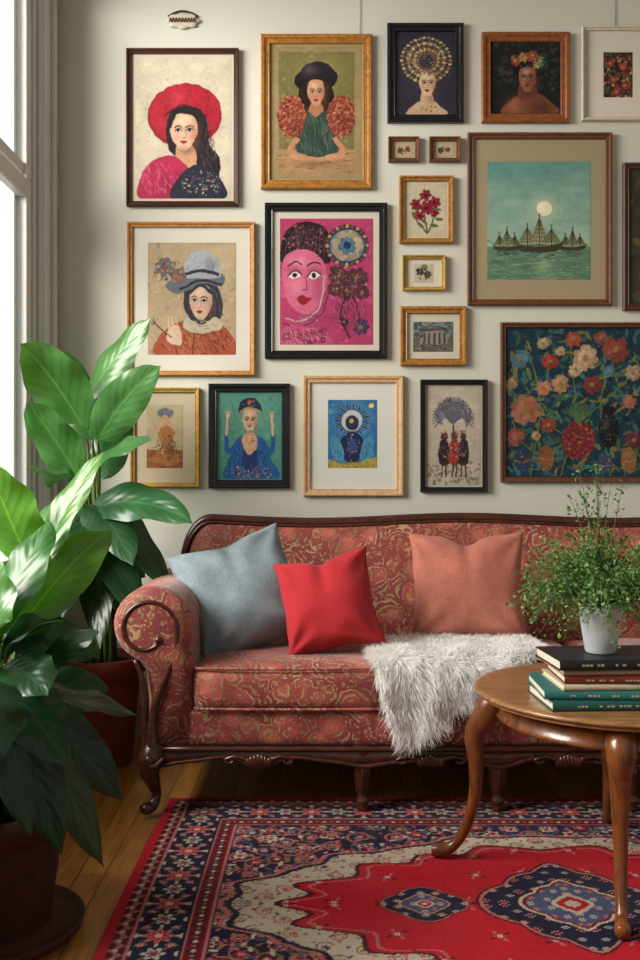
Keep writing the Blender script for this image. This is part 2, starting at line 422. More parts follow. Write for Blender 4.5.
    def done(s,parent,ink=.6,grain=.10,warp=.8):
        C=s.C; ny,nx=s.ny,s.nx
        Y,X=np.mgrid[0:ny,0:nx]
        dx=(vnoise(ny,nx,22)*3.0+vnoise(ny,nx,9)*1.2)*warp; dy=(vnoise(ny,nx,22)*3.0+vnoise(ny,nx,9)*1.2)*warp
        C=C[np.clip((Y+dy).round().astype(int),0,ny-1),np.clip((X+dx).round().astype(int),0,nx-1)]
        L=np.sqrt(C@np.array([.3,.5,.2])); gy,gx=np.gradient(L); g=np.hypot(gy,gx)
        g=np.maximum(g,np.roll(g,1,0))
        f=np.clip((g-.02)*5,0,1)*ink*.6
        C=C*(1-f[...,None])+np.array([.02,.015,.015])*f[...,None]
        m=1+grain*(vnoise(ny,nx,40)*.8+vnoise(ny,nx,9)*.7+vnoise(ny,nx,3)*.9)
        hatch=.5+.5*np.sin((X+Y*.8)*1.05+vnoise(ny,nx,30)*5); m=m*(1-grain*.9*hatch*(vnoise(ny,nx,26)>.1)*(L<.75))
        C=np.clip(C*m[...,None],0,1)
        ny2,nx2=ny//2,nx//2; C=C[:ny2*2,:nx2*2].reshape(ny2,2,nx2,2,3).mean((1,3))
        x0,y0,x1,y1=s.r
        U=np.linspace(x0,x1,nx2); Vv=np.linspace(y0,y1,ny2); UU,VV=np.meshgrid(U,Vv)
        V=np.stack([wx(UU),np.full_like(UU,s.y),wz(VV)],-1).reshape(-1,3)
        return grid_mesh('print',V,C,ny2,nx2,M_print,parent,flip=True)

fm_cache={}
def frame_mat(key):
    if key in fm_cache: return fm_cache[key]
    d={'mahog':(H('2c120c'),H('4a2016'),.3),'gold':(H('7e4e1a'),H('ae7832'),.35),'oakgold':(H('9c6428'),H('c08846'),.4),
       'black':(H('0c0c10'),H('18181e'),.25),'brown':(H('6a3416'),H('96552a'),.35),'cream':(H('b8ae98'),H('d2c8b2'),.5),
       'dkbrown':(H('3a1e12'),H('5a3420'),.4),'umber':(H('4c2a18'),H('704428'),.4),'lightoak':(H('b88e66'),H('d0ac7e'),.5),'brass':(H('8e6820'),H('c09a44'),.3)}[key]
    m=m_wood('frame_'+key,d[0],d[1],d[2],(4,4,4),12); fm_cache[key]=m; return m
M_mats={}
def matboard(c):
    if c not in M_mats: M_mats[c]=m_plain('matboard_'+c,H(c),.8,200,.03,.03)
    return M_mats[c]
def framed(name,x0,y0,x1,y1,w,key,matc,art,depth=.024):
    e=empty(name)
    prof=[(0,.001),(0,depth*.85),(.12,depth),(.4,depth*.95),(.55,depth*.72),(.85,depth*.66),(.93,depth*.72),(1,depth*.6),(1,.004)]
    vs=[];fs=[]
    for q,h in prof:
        o=q*w
        for a,b in ((x0+o,y0+o),(x1-o,y0+o),(x1-o,y1-o),(x0+o,y1-o)): vs.append((wx(a),WALLY-h,wz(b)))
    for i in range(len(prof)-1):
        for k in range(4): fs.append((i*4+k,(i+1)*4+k,(i+1)*4+(k+1)%4,i*4+(k+1)%4))
    mb=MB(); mb.add(vs,fs); mb.build('frame',frame_mat(key),e,smooth=False)
    mb=MB(); box(mb,wx(x0+w*.8),wx(x1-w*.8),WALLY-.006,WALLY-.002,wz(y1-w*.8),wz(y0+w*.8)); mb.build('matboard',matboard(matc),e,smooth=False)
    return e,Art(art,WALLY-.0068)

# 1 woman with red hat
e,a=framed('framed_portrait_print',127,50,239,207,5,'mahog','c2b8a2',(136,58,231,199))
a.bg('c4b8a2'); a.sh(183,90,60,50,'cec2ac',.6); a.d(183,128,45,68,60,2.2,['beb29c','cabea8','baac94'],False)
a.e(185,116,37,32,'8c1228',-4); a.e(185,114,35,29,'a81a30',-4); a.sh(196,120,26,22,'6a0c1e',.5); a.e(185,105,21,20,'a01628'); a.sh(178,100,12,12,'d04052',.5)
a.st(185,114,33,28,150,5,.6,['8c1228','b82c40','740e20'],0,90); a.ln([(165,116),(185,106),(207,117)],2.2,'5c0c1a')
a.c([(167,125),(175,110),(197,108),(207,122),(210,146),(220,160),(217,182),(200,176),(194,170),(176,158),(168,146)],'1a1318')
a.st(208,150,8,26,60,9,.5,['40303a','0c080c','54404a'],80,20)
a.c([(177,146),(193,146),(196,168),(178,168)],'c09070'); a.sh(188,150,8,6,'6a3c2c',.6)
a.face(184,133,14,18,'d2aa8c'); a.ln([(170,128),(176,114),(190,112),(200,122)],3,'1a1318')
a.c([(141,199),(143,174),(156,160),(174,157),(190,172),(188,199)],'a82048'); a.sh(176,188,16,14,'5a0c28',.5); a.st(160,180,18,16,110,7,.7,['c8406a','80142f','d0587c'],70,25)
a.c([(172,199),(180,176),(196,165),(212,170),(223,184),(224,199)],'1c2030'); a.d(202,184,21,14,150,1.0,['a89a80','6a5a7a','7c3448','b8ac90','3a4868']); a.done(e)
# 2 woman with hat and blossom sleeves
e,a=framed('framed_portrait_print',261,36,372,190,9,'gold','98855a',(272,47,361,179))
a.bg('94805a'); a.rc(279,53,354,152,'6f683c'); a.d(316,103,36,48,120,2.5,['7c7246','635d38','847848'],False); a.sh(316,70,30,20,'9c905a',.5)
a.rc(279,150,354,174,'a07c54'); a.st(316,162,36,11,80,8,.6,['b48e60','7e5a38'],0,8,False)
a.e(316,80,22,13,'17151a',-6); a.c([(300,78),(306,66),(318,62),(330,67),(333,79)],'201c22'); a.sh(310,70,8,6,'5a5058',.6)
a.c([(303,84),(329,84),(334,104),(330,116),(302,116),(299,100)],'21150f'); a.st(316,98,17,16,60,8,.5,['4a3024','0e0806'],80,15)
a.c([(311,104),(321,104),(323,118),(309,118)],'a06e4c')
a.face(316,94,9,13,'bd8a68'); a.c([(298,120),(308,112),(316,118),(324,112),(336,120),(335,156),(299,156)],'2e4038'); a.st(316,136,17,20,90,9,.6,['435a4c','1c2a26','52685a'],80,20)
a.ln([(298,138),(290,152),(306,158)],5.5,'b07c5a'); a.ln([(334,138),(343,152),(326,158)],5.5,'b07c5a')
for cx in (292,341):
    a.e(cx,117,14,21,'803a2c'); a.d(cx,117,14,21,330,1.5,['b06448','803226','bc785a','984830','5c2818']); a.sh(cx+5,126,9,12,'3c140e',.4)
a.ln([(290,156),(316,160),(345,155)],5,'b88864'); a.sh(316,164,24,4,'5c3c28',.5); a.done(e)
# 3 dark, ornate headdress
e,a=framed('framed_portrait_print',387,25,463,124,8,'black','2e2a36',(396,34,454,115))
a.bg('2c2936'); a.sh(426,70,26,34,'423c4c',.5)
for R in (24,18,12):
    for i in range(34):
        t=2*math.pi*i/34
        a.e(426+math.cos(t)*R,61+math.sin(t)*R*.92,1.9,1.5,'bcaa82' if i%2 else '8c7448',0,8)
for i in range(40):
    t=2*math.pi*i/40; a.ln([(426+math.cos(t)*7,62+math.sin(t)*7),(426+math.cos(t)*22,61+math.sin(t)*20)],.6,'b8a478' if i%2 else '6a5030')
a.d(426,61,20,18,160,1.0,['c4b48c','903828','7a6034','ccc0a0','b06c48']); a.sh(434,68,14,12,'4a3020',.4)
a.c([(408,115),(412,107),(422,101),(431,101),(441,107),(446,115)],'b89a80'); a.c([(422,92),(431,92),(432,104),(421,104)],'c0a084'); a.sh(430,100,5,5,'6a4434',.5)
a.face(427,85,8.5,12,'ccac8c'); a.d(427,75,9,3,40,1.0,['d0c090','a04038','3c5878']); a.d(427,109,12,3,40,1.0,['c8b070','8a3030']); a.done(e)
# 4 dark painted portrait
e,a=framed('framed_portrait_print',481,34,569,124,9,'brown','1c1a1c',(491,44,559,114))
a.bg('1c1a1e'); a.d(525,66,34,24,160,2.6,['26322a','322420','24403a','343828'],False); a.sh(525,100,30,20,'141214',.6)
a.c([(503,114),(510,101),(522,94),(536,94),(550,102),(556,114)],'74462c'); a.sh(540,108,14,10,'2c160e',.6); a.sh(514,106,8,8,'a87050',.5)
a.c([(520,84),(533,84),(536,99),(519,99)],'64382a'); a.sh(528,92,6,5,'2c140c',.6)
a.e(527,70,13,13,'141014'); a.face(527,80,9,12,'8a5a40','742020'); a.sh(532,82,6,10,'3c1c12',.5)
for x,y,r,c in ((515,62,5,'8c3c2e'),(523,58,5,'a87040'),(532,57,6,'903830'),(540,62,5,'486c60'),(536,66,4,'a8804c')): a.fl(x,y,r,c)
a.d(528,60,17,8,60,1.2,['904034','a87c44','3c6858','2c3c34']); a.done(e,.5)
# 5 cream frame, right
e,a=framed('framed_botanical_print',581,28,666,122,4,'cream','cfc8b8',(603,53,632,98))
a.bg('2a2620'); a.d(617,76,15,22,220,1.8,['8c3430','a85840','4a5c38','b89060','742832','3c5038','584838'],False)
for x,y in ((610,64),(622,68),(613,80),(624,86),(616,92)): a.fl(x,y,4,'983838')
a.done(e)
for x in (388,429):
    e,a=framed('framed_miniature_print',x,138,x+31,163,4,'umber','a39373',(x+7,145,x+24,156))
    a.bg('b0a080'); a.fl(x+12,151,3.0,'4a3428','803838'); a.fl(x+19,150,2.8,'7c3830','302820'); a.d(x+15,151,7,4,14,.8,['54604c','4a3428']); a.done(e)
# 8 red flowers
e,a=framed('framed_botanical_print',399,177,453,244,5,'gold','c4b99c',(406,184,446,237))
a.bg('c0b598'); a.ln([(428,234),(424,215),(426,200)],1.2,'3a4428'); a.ln([(428,234),(434,216),(436,204)],1.1,'3a4428'); a.ln([(428,234),(418,222),(415,208)],1.1,'3a4428')
for x,y,r in ((425,196,6),(434,203,6),(416,205,6),(426,209,7),(434,213,5),(419,216,5)): a.fl(x,y,r,'861e2e','401018'); a.sh(x+1,y+1,r*.5,r*.5,'300810',.5)
for x,y in ((414,216),(439,220),(421,226),(434,226),(424,222),(437,210)): a.e(x,y,4,1.6,'54603a',random.random()*90)
a.done(e)
# 9 seascape with tall ships
e,a=framed('framed_seascape_print',467,134,611,306,6,'umber','9a8a6c',(487,162,590,280))
top,hor=np.array(H('5f9088')[:3]),np.array(H('93ad98')[:3])
for i in range(42):
    t=i/41; a.rc(487,162+i*2,590,165+i*2,tuple(top*(1-t)+hor*t)+(1,))
for i in range(50): a.sh(random.uniform(487,590),random.uniform(165,235),random.uniform(8,20),random.uniform(2,5),random.choice(['86a89a','548880','a0b8a0','78a090']),.35)
a.sh(544,209,18,16,'b8c8a4',.6); a.e(544,209,7.5,7.5,'e4dcb4'); a.sh(542,208,4,4,'fff8d8',.4)
a.rc(487,247,590,280,'5c7c66'); a.st(538,264,52,17,300,9,.6,['4e6e56','70906e','46644e','86a47c'],0,5,False); a.sh(544,264,10,18,'a4b894',.35)
def ship(cx,s):
    wl=248
    a.c([(cx-19*s,wl-4*s),(cx-12*s,wl-3*s),(cx+12*s,wl-3*s),(cx+20*s,wl-5*s),(cx+13*s,wl+3*s),(cx-14*s,wl+3*s)],'3a3a2c')
    a.ln([(cx-18*s,wl-3*s),(cx,wl-1.5*s),(cx+18*s,wl-4*s)],.7,'a09060')
    for q,hh in ((-10,17),(0,25),(10,16)):
        bx=cx+q*s; ty=wl-hh*s
        a.p([(bx-.2*s,ty),(bx-8*s,wl-4*s),(bx+8*s,wl-4*s)],var('8a8a68',.1))
        for k in range(6):
            y=ty+(wl-4*s-ty)*(k+1)/6.5; w_=8*s*(k+1)/6.5; a.ln([(bx-w_,y),(bx+w_,y)],.5,'46442f')
        for k in range(-3,4): a.ln([(bx,ty),(bx+k*2.6*s,wl-4*s)],.4,'3c3a28')
        a.ln([(bx,ty-3*s),(bx,wl-2)],.9,'2e2c20'); a.e(bx,ty-3*s,1.1,.8,'8c4030',0,6)
    a.ln([(cx-19*s,wl-5*s),(cx-26*s,wl-10*s)],.6,'2e2c20'); a.st(cx,wl+7*s,14*s,4*s,30,5,.5,['3c5240','34443a'],0,8)
ship(507,.75); ship(572,.72); ship(539,1.2)
a.done(e,.3,.08,.4)
# 10
e,a=framed('framed_miniature_print',402,256,445,291,3.5,'brass','c9c2ae',(414,264,433,283))
a.bg('b8ae94'); a.fl(420,272,4,'303028','a04038'); a.fl(427,275,4,'4a4438','803030'); a.fl(424,268,3,'54604c'); a.d(424,274,8,6,20,.8,['54604c','302820']); a.done(e)
# 11
e,a=framed('framed_dark_print',622,164,700,311,6,'dkbrown','3a3026',(630,172,692,303))
a.bg('3c3a30'); a.d(660,240,30,60,150,5,['4a4638','2e3028','5c4c34'],False); a.done(e)
# 12 lady with grey hat
e,a=framed('framed_portrait_print',128,223,255,376,5,'oakgold','cac6b8',(148,243,236,355))
a.bg('a99576'); a.d(192,298,43,54,120,3,['a28c6e','b09c7e','9e8868'],False); a.sh(215,270,20,30,'b8a888',.5)
a.c([(158,355),(162,334),(180,322),(204,320),(226,328),(234,355)],'98482e'); a.st(198,342,36,14,160,8,.6,['702e20','b4644a','54200f','bc785a'],60,40); a.ln([(196,322),(192,355)],1,'4a1c14')
a.c([(184,306),(188,288),(212,282),(222,300),(221,318),(208,328),(192,320)],'2a2a32'); a.st(214,305,8,18,50,8,.5,['54545c','101014'],75,20)
a.face(201,303,12,17,'c4a68c','8a2a24','2c2428',-1.5); a.ln([(189,294),(200,286),(214,294)],3,'2a2a32')
a.c([(188,318),(202,325),(216,317),(222,328),(200,334),(184,328)],'b4a68e'); a.st(202,326,16,6,30,5,.5,['8a7c68','ccbfa8'],20,40)
a.c([(166,286),(184,273),(205,268),(224,276),(221,287),(202,284),(180,294)],'5c636c'); a.c([(184,277),(187,258),(203,251),(217,259),(220,277),(199,279)],'9aa0a4'); a.sh(212,266,7,10,'4c545c',.6); a.st(202,266,16,12,60,7,.5,['8a9096','b4b8bc'],85,15)
a.ln([(180,290),(200,281),(222,285)],2,'1c1e24'); a.ln([(185,275),(202,271),(219,275)],3.2,'262a32')
a.fl(166,268,10,'5c5654','8a4838',8); a.fl(178,277,8,'74584c','b08060',8); a.d(170,272,16,12,130,1.2,['5c5c60','988878','7c4838','a89c88','3c3838'])
a.c([(168,342),(170,327),(180,327),(182,344)],'c8a890')
for x in (169,173,177): a.ln([(x+1,330),(x-1,317)],1.6,'c8a890')
a.ln([(154,322),(172,338)],1.2,'5c2c20'); a.d(155,322,4,4,12,1,['903c30','38303c']); a.done(e)
# 13 pink
e,a=framed('framed_portrait_print',265,204,387,359,8,'black','c4bcac',(280,219,373,345))
a.bg('aa3a64'); a.d(325,282,45,60,120,4,['b4446e','a0345c','b84e74'],False); a.sh(350,320,24,30,'802248',.4)
a.c([(281,262),(284,236),(300,223),(322,226),(332,244),(328,264),(300,256)],'21151d'); a.d(306,240,24,15,150,1.8,['3a2430','68242f','984444','140c12','4a2c3a','b06858'])
for i in range(10): a.ln([(284+i*4.4,256),(288+i*4,244),(296+i*3,230)],.7,'54404c')
a.c([(284,260),(298,250),(318,255),(327,274),(323,298),(309,314),(293,308),(284,288)],'c4607f'); a.sh(320,290,8,22,'80204a',.5); a.sh(298,288,10,8,'e0949c',.5); a.sh(300,262,12,6,'e098a4',.4)
for ex in (295,314):
    a.sh(ex,272,7,5,'6a1c48',.55); a.c([(ex-6,277),(ex,272),(ex+6,276),(ex,279.5)],'e0ccc8'); a.e(ex,275.8,2.1,2.4,'181018',0,12); a.ln([(ex-7,277),(ex,271.2),(ex+7,275)],1.1,'181018'); a.ln([(ex-7,267),(ex,262.5),(ex+7,265)],1.3,'2a1420')
a.ln([(305,276),(307,288),(303,291)],.8,'7c2448'); a.c([(297,299),(303,295.5),(306,297),(312,299),(304,305)],'8c1028')
a.ln([(286,318),(300,321),(317,311),(323,292),(324,276)],1.5,'b89a94'); a.d(306,317,16,6,60,.8,['303850','b8a09c','5a7890','6c1c3c']); a.ln([(283,324),(300,327),(320,316),(328,296)],1.0,'382a44')
a.e(347,246,22,21,'30242f'); a.e(347,246,17,16,'52788a'); a.fl(347,246,15,'a08a70','305070',12); a.fl(347,246,9,'446a80','984e40',10); a.e(347,246,4,4,'203050')
for i in range(24):
    t=i*2*math.pi/24; a.e(347+math.cos(t)*20,246+math.sin(t)*19,2,2,'6c3c44' if i%2 else 'a4845c',0,8)
for x,y,r in ((338,275,10),(357,278,11),(347,291,10),(334,290,7),(362,293,7)): a.fl(x,y,r,'4c2a30','94725a',9)
a.d(348,282,18,14,160,1.2,['281820','7c4040','a47e60','40303c'])
a.ln([(345,296),(341,318),(350,338)],1.6,'2a1a20'); a.ln([(354,298),(358,314),(360,326)],1.3,'2a1a20'); a.fl(361,327,8,'403450','a06448',8); a.fl(344,322,5,'3c2030','b0745c',7)
a.c([(280,345),(283,330),(298,325),(322,332),(332,345)],'b44c70'); a.st(306,337,24,8,110,6,.6,['d08c98','802650','402030'],50,50)
a.st(350,308,16,26,160,5,.5,['702040','301a28','b86880'],70,50); a.done(e)
# 14
e,a=framed('framed_landscape_print',400,307,466,366,7,'gold','c0baa8',(413,322,453,352))
a.bg('788282'); a.rc(413,338,453,352,'5c594e'); a.rc(420,330,447,344,'8a8174'); a.p([(418,331),(433,323),(449,331)],'4c4640')
for x in (423,428,433,438,443): a.rc(x,333,x+2,344,'3c3a3c')
a.d(433,347,19,4,90,1.1,['7c5450','4c5848','948878','302c2c']); a.d(418,330,6,8,60,1.5,['3c4c40','54645a','2c3830']); a.d(449,330,5,8,50,1.5,['3c4c40','54645a']); a.st(433,326,18,3,20,6,.5,['98a0a0','606a6c'],0,8); a.done(e)
# 15 big teal floral
e,a=framed('framed_floral_painting',500,323,646,482,5,'umber','1c2c34',(506,329,640,476))
a.bg('183440'); a.d(573,402,66,72,350,4,['152e3a','204450','132632','284e5a'],False)
for pts in (((560,476),(575,420),(570,345)),((530,476),(540,400),(525,345)),((610,476),(600,400),(620,345)),((570,440),(530,410),(512,390)),((570,430),(605,400),(632,375)),((545,460),(520,440),(512,420))): a.ln(pts,1.3,'5c6c40')
for i in range(260):
    a.e(random.uniform(508,638),random.uniform(331,474),random.uniform(3,7),random.uniform(1,2.2),var(random.choice(['3c5c44','5c6a3c','2c5a58','74683c','38646c','486048']),.25),random.uniform(0,180),9)
for x,y,r,c in ((525,410,15,'98604a'),(543,388,8,'a87254'),(550,362,8,'90382f'),(585,358,13,'a88c70'),(615,350,13,'803e30'),(560,384,9,'a8805c'),(592,385,9,'703030'),(519,360,9,'4c6c78'),(573,340,8,'984c34'),(632,373,8,'a89070'),(515,437,9,'8a463c'),(633,440,9,'60303c'),(543,344,6,'a08c6c'),(600,338,6,'8a423a'),(575,370,7,'b8a080'),(629,402,7,'985e4a'),(548,425,8,'783a2c'),(511,384,6,'98785e'),(608,372,6,'4c7884'),(536,436,5,'a48a5c'),(560,352,5,'ac9472')):
    a.fl(x,y,r,c,'a88850',9); a.sh(x+r*.3,y+r*.3,r*.6,r*.6,'140c10',.3)
a.e(578,440,17,19,'6a242c'); a.d(578,440,16,18,190,1.3,['984038','7c2c2c','a46840','521a22'])
for i in range(9): a.ln([(578,423),(578+(i-4)*2,414),(562+i*4,402+abs(i-4)*2)],1.8,var('44643e',.2))
a.e(608,430,10,18,'12141a'); a.e(608,410,6.5,6,'1c161a'); a.d(608,430,9,16,50,1.0,['3c4048','504038','74604c']); a.sh(605,424,4,9,'50565c',.4)
for x,y,w,h,c in ((523,460,9,12,'28364e'),(546,458,8,13,'7c4c30'),(604,464,9,9,'2e465c'),(628,460,8,13,'845e3a')):
    a.e(x,y,w,h,c); a.d(x,y,w*.8,h*.8,36,.9,['a88c60','5c3428','203040']); a.ln([(x-w,y),(x,y+2),(x+w,y)],.6,'b09468')
a.d(573,402,66,72,300,.9,['a08460','843c34','4e7880','945e48'],False); a.done(e,.7,.14)
# 16
e,a=framed('framed_figure_print',131,388,200,487,4.5,'brass','b6a68c',(147,405,183,468))
a.bg('ac9e7a'); a.rc(147,450,183,468,'8c5432'); a.st(165,459,17,8,40,7,.6,['b0804a','6c3c26'],0,10); a.e(166,413,8,5,'566870'); a.d(166,412,8,4,20,.9,['8aa0a0','a85838']); a.e(166,421,4.5,6,'b88e70'); a.c([(158,432),(166,426),(175,432),(172,446),(180,462),(154,462),(161,446)],'a0683a')
a.ln([(160,432),(152,424)],1.8,'b88e70'); a.ln([(173,432),(180,422)],1.8,'b88e70'); a.d(166,446,10,14,110,1.1,['84402c','c0a468','4c6c70','5c3020']); a.sh(172,450,5,10,'4c2818',.4); a.done(e)
# 17 teal figure
e,a=framed('framed_figure_print',209,384,290,488,8,'black','4c8478',(218,393,281,479))
a.bg('4f8878'); a.d(250,436,30,42,120,3,['468070','588e7e','4a7c6c'],False); a.sh(250,415,16,18,'7cae98',.5)
a.c([(226,479),(231,456),(236,440),(250,434),(264,440),(270,456),(277,479)],'255890'); a.st(250,460,22,20,140,9,.6,['1c4478','3a70a4','183460'],75,30); a.c([(242,438),(250,432),(258,438),(254,453),(246,453)],'c2987c'); a.c([(244,450),(250,455),(257,450),(256,469),(244,469)],'1c3468')
a.face(250,421,7.5,11,'caa688','9c2430','18181c'); a.c([(239,412),(242,401),(250,398),(258,401),(262,412),(250,408)],'1a284a'); a.ln([(240,412),(250,408),(261,412)],1.6,'b89038'); a.e(250,402,2.6,2.2,'b03838'); a.d(250,404,9,3,16,.8,['c8a040','4c78a8'])
for q in (-1,1):
    a.ln([(250+q*13,444),(250+q*22,452),(250+q*23,434)],4.5,'255890'); a.ln([(250+q*23,436),(250+q*22,420)],2.6,'c8a484')
    for k in (-2,-.7,.6,2): a.ln([(250+q*22,422),(250+q*22+k*1.3,411)],.9,'c8a484')
a.d(250,472,24,7,120,1.2,['a04830','b08840','1c3468','c8b898','305c84']); a.d(250,440,6,3,30,.9,['d8b458','a83434']); a.done(e)
# 18 blue eye figure
e,a=framed('framed_figure_print',303,376,403,496,7,'lightoak','ccccc2',(328,400,377,468))
a.bg('2a6296'); a.d(352,434,24,34,160,3,['326ea6','265a8e','4880a0','327898'],False); a.sh(352,420,20,20,'78a8c0',.5)
for i in range(30):
    t=i*2*math.pi/30; a.ln([(352,420),(352+17*math.cos(t),420+15*math.sin(t))],1.1,'1a1c30' if i%2 else '444468')
a.e(352,421,10.5,10.5,'bcc2be'); a.sh(356,424,5,6,'6c80a0',.6); a.e(352,423,6.5,7.5,'262e4a'); a.e(351,421,2.4,2.4,'c0a048'); a.c([(342,438),(352,432),(362,438),(363,452),(352,464),(341,452)],'1e264a'); a.e(352,446,5,8,'34447a'); a.d(352,446,8,12,40,.9,['5c78b0','c0a858','101838'])
for q in (-1,1): a.c([(352+q*8,460),(352+q*12,440),(352+q*21,436),(352+q*20,456)],'4484a4'); a.st(352+q*15,450,6,9,26,5,.5,['7cb0c0','28608c'],70,20)
a.c([(328,468),(328,459),(342,463),(360,461),(377,457),(377,468)],'9e9044'); a.d(352,464,24,4,60,1.1,['b8a858','547840','a05a34'],False); a.e(371,406,2.5,2.5,'e0c858'); a.done(e)
# 19 palm headdress
e,a=framed('framed_figure_print',420,380,487,492,5,'black','b2aa96',(427,387,480,485))
a.bg('afa592'); a.sh(453,412,26,24,'c2b8a8',.5); a.d(453,472,26,12,150,1.8,['948c74','787860','aca08c','886858'],False)
for i in range(26):
    t=math.radians(-205+i*230/25); x,y=453+21*math.cos(t),413+20*math.sin(t)
    a.ln([(453,424),((453+x)/2,(424+y)/2-5),(x,y+6)],.9,var('5c5c68',.25)); a.st((453+2*x)/3,(420+2*y)/3,4,5,12,5,.6,['6c6478','8a8494','3c3c48'],math.degrees(t)+60,40)
a.ln([(453,425),(453,446)],2,'5c4038')
for x in (444,454,463):
    a.e(x,437,3.4,4.2,'54302a'); a.c([(x-4,442),(x+4,442),(x+5,463),(x-5,463)],'2a2228' if x!=454 else '9c3430'); a.d(x,434,4,3,20,1.0,['b04434','c89840','40304c']); a.ln([(x-1,462),(x-2,477)],1.3,'4a2c20'); a.ln([(x+2,462),(x+2,477)],1.3,'4a2c20')
a.d(453,450,14,10,120,1.1,['a84438','302028','b89c68','64485c']); a.done(e)

# plaque + wires
pl=empty('wall_plaque'); mb=MB()
pts=[]
for i in range(48):
    t=2*math.pi*i/48; r=1+.09*math.cos(8*t); pts.append((wx(183+15.5*r*math.cos(t)),wz(22+7.5*r*math.sin(t))))
n=len(pts); vs=[(x,WALLY-.001,z) for x,z in pts]+[(x,WALLY-.012,z) for x,z in pts]+[(wx(183)+(x-wx(183))*.86,WALLY-.015,wz(22)+(z-wz(22))*.8) for x,z in pts]
fs=[(i,(i+1)%n,n+(i+1)%n,n+i) for i in range(n)]+[(n+i,n+(i+1)%n,2*n+(i+1)%n,2*n+i) for i in range(n)]+[tuple(range(2*n,3*n))]
mb.add(vs,fs); mb.build('plate',m_plain('plaque_enamel',H('c4bea8'),.5,60,.05,.1),pl,smooth=False)
mb=MB()
for i in range(9):
    x=171+i*3; tube(mb,[(wx(x-1),WALLY-.0165,wz(24),.0022),(wx(x),WALLY-.0165,wz(19.5),.0022),(wx(x+1.4),WALLY-.0165,wz(24),.0022)],6,H('5a3c28'),n=3)
tube(mb,[(wx(168),WALLY-.006,wz(17),.003),(wx(176),WALLY-.006,wz(13),.004),(wx(183),WALLY-.006,wz(12),.005),(wx(190),WALLY-.006,wz(13),.004),(wx(198),WALLY-.006,wz(17),.003)],8,H('4a3020'))
mb.build('lettering',m_attr('plaque_paint',.5),pl)
for u,v in ((360,34.5),(615,26.5)):
    mb=MB(); tube(mb,[(wx(u),WALLY-.004,wz(v),.0013),(wx(u),WALLY-.004,ZC-.01,.0013)],6,n=2); mb.build('picture_hanging_wire',M_wire)

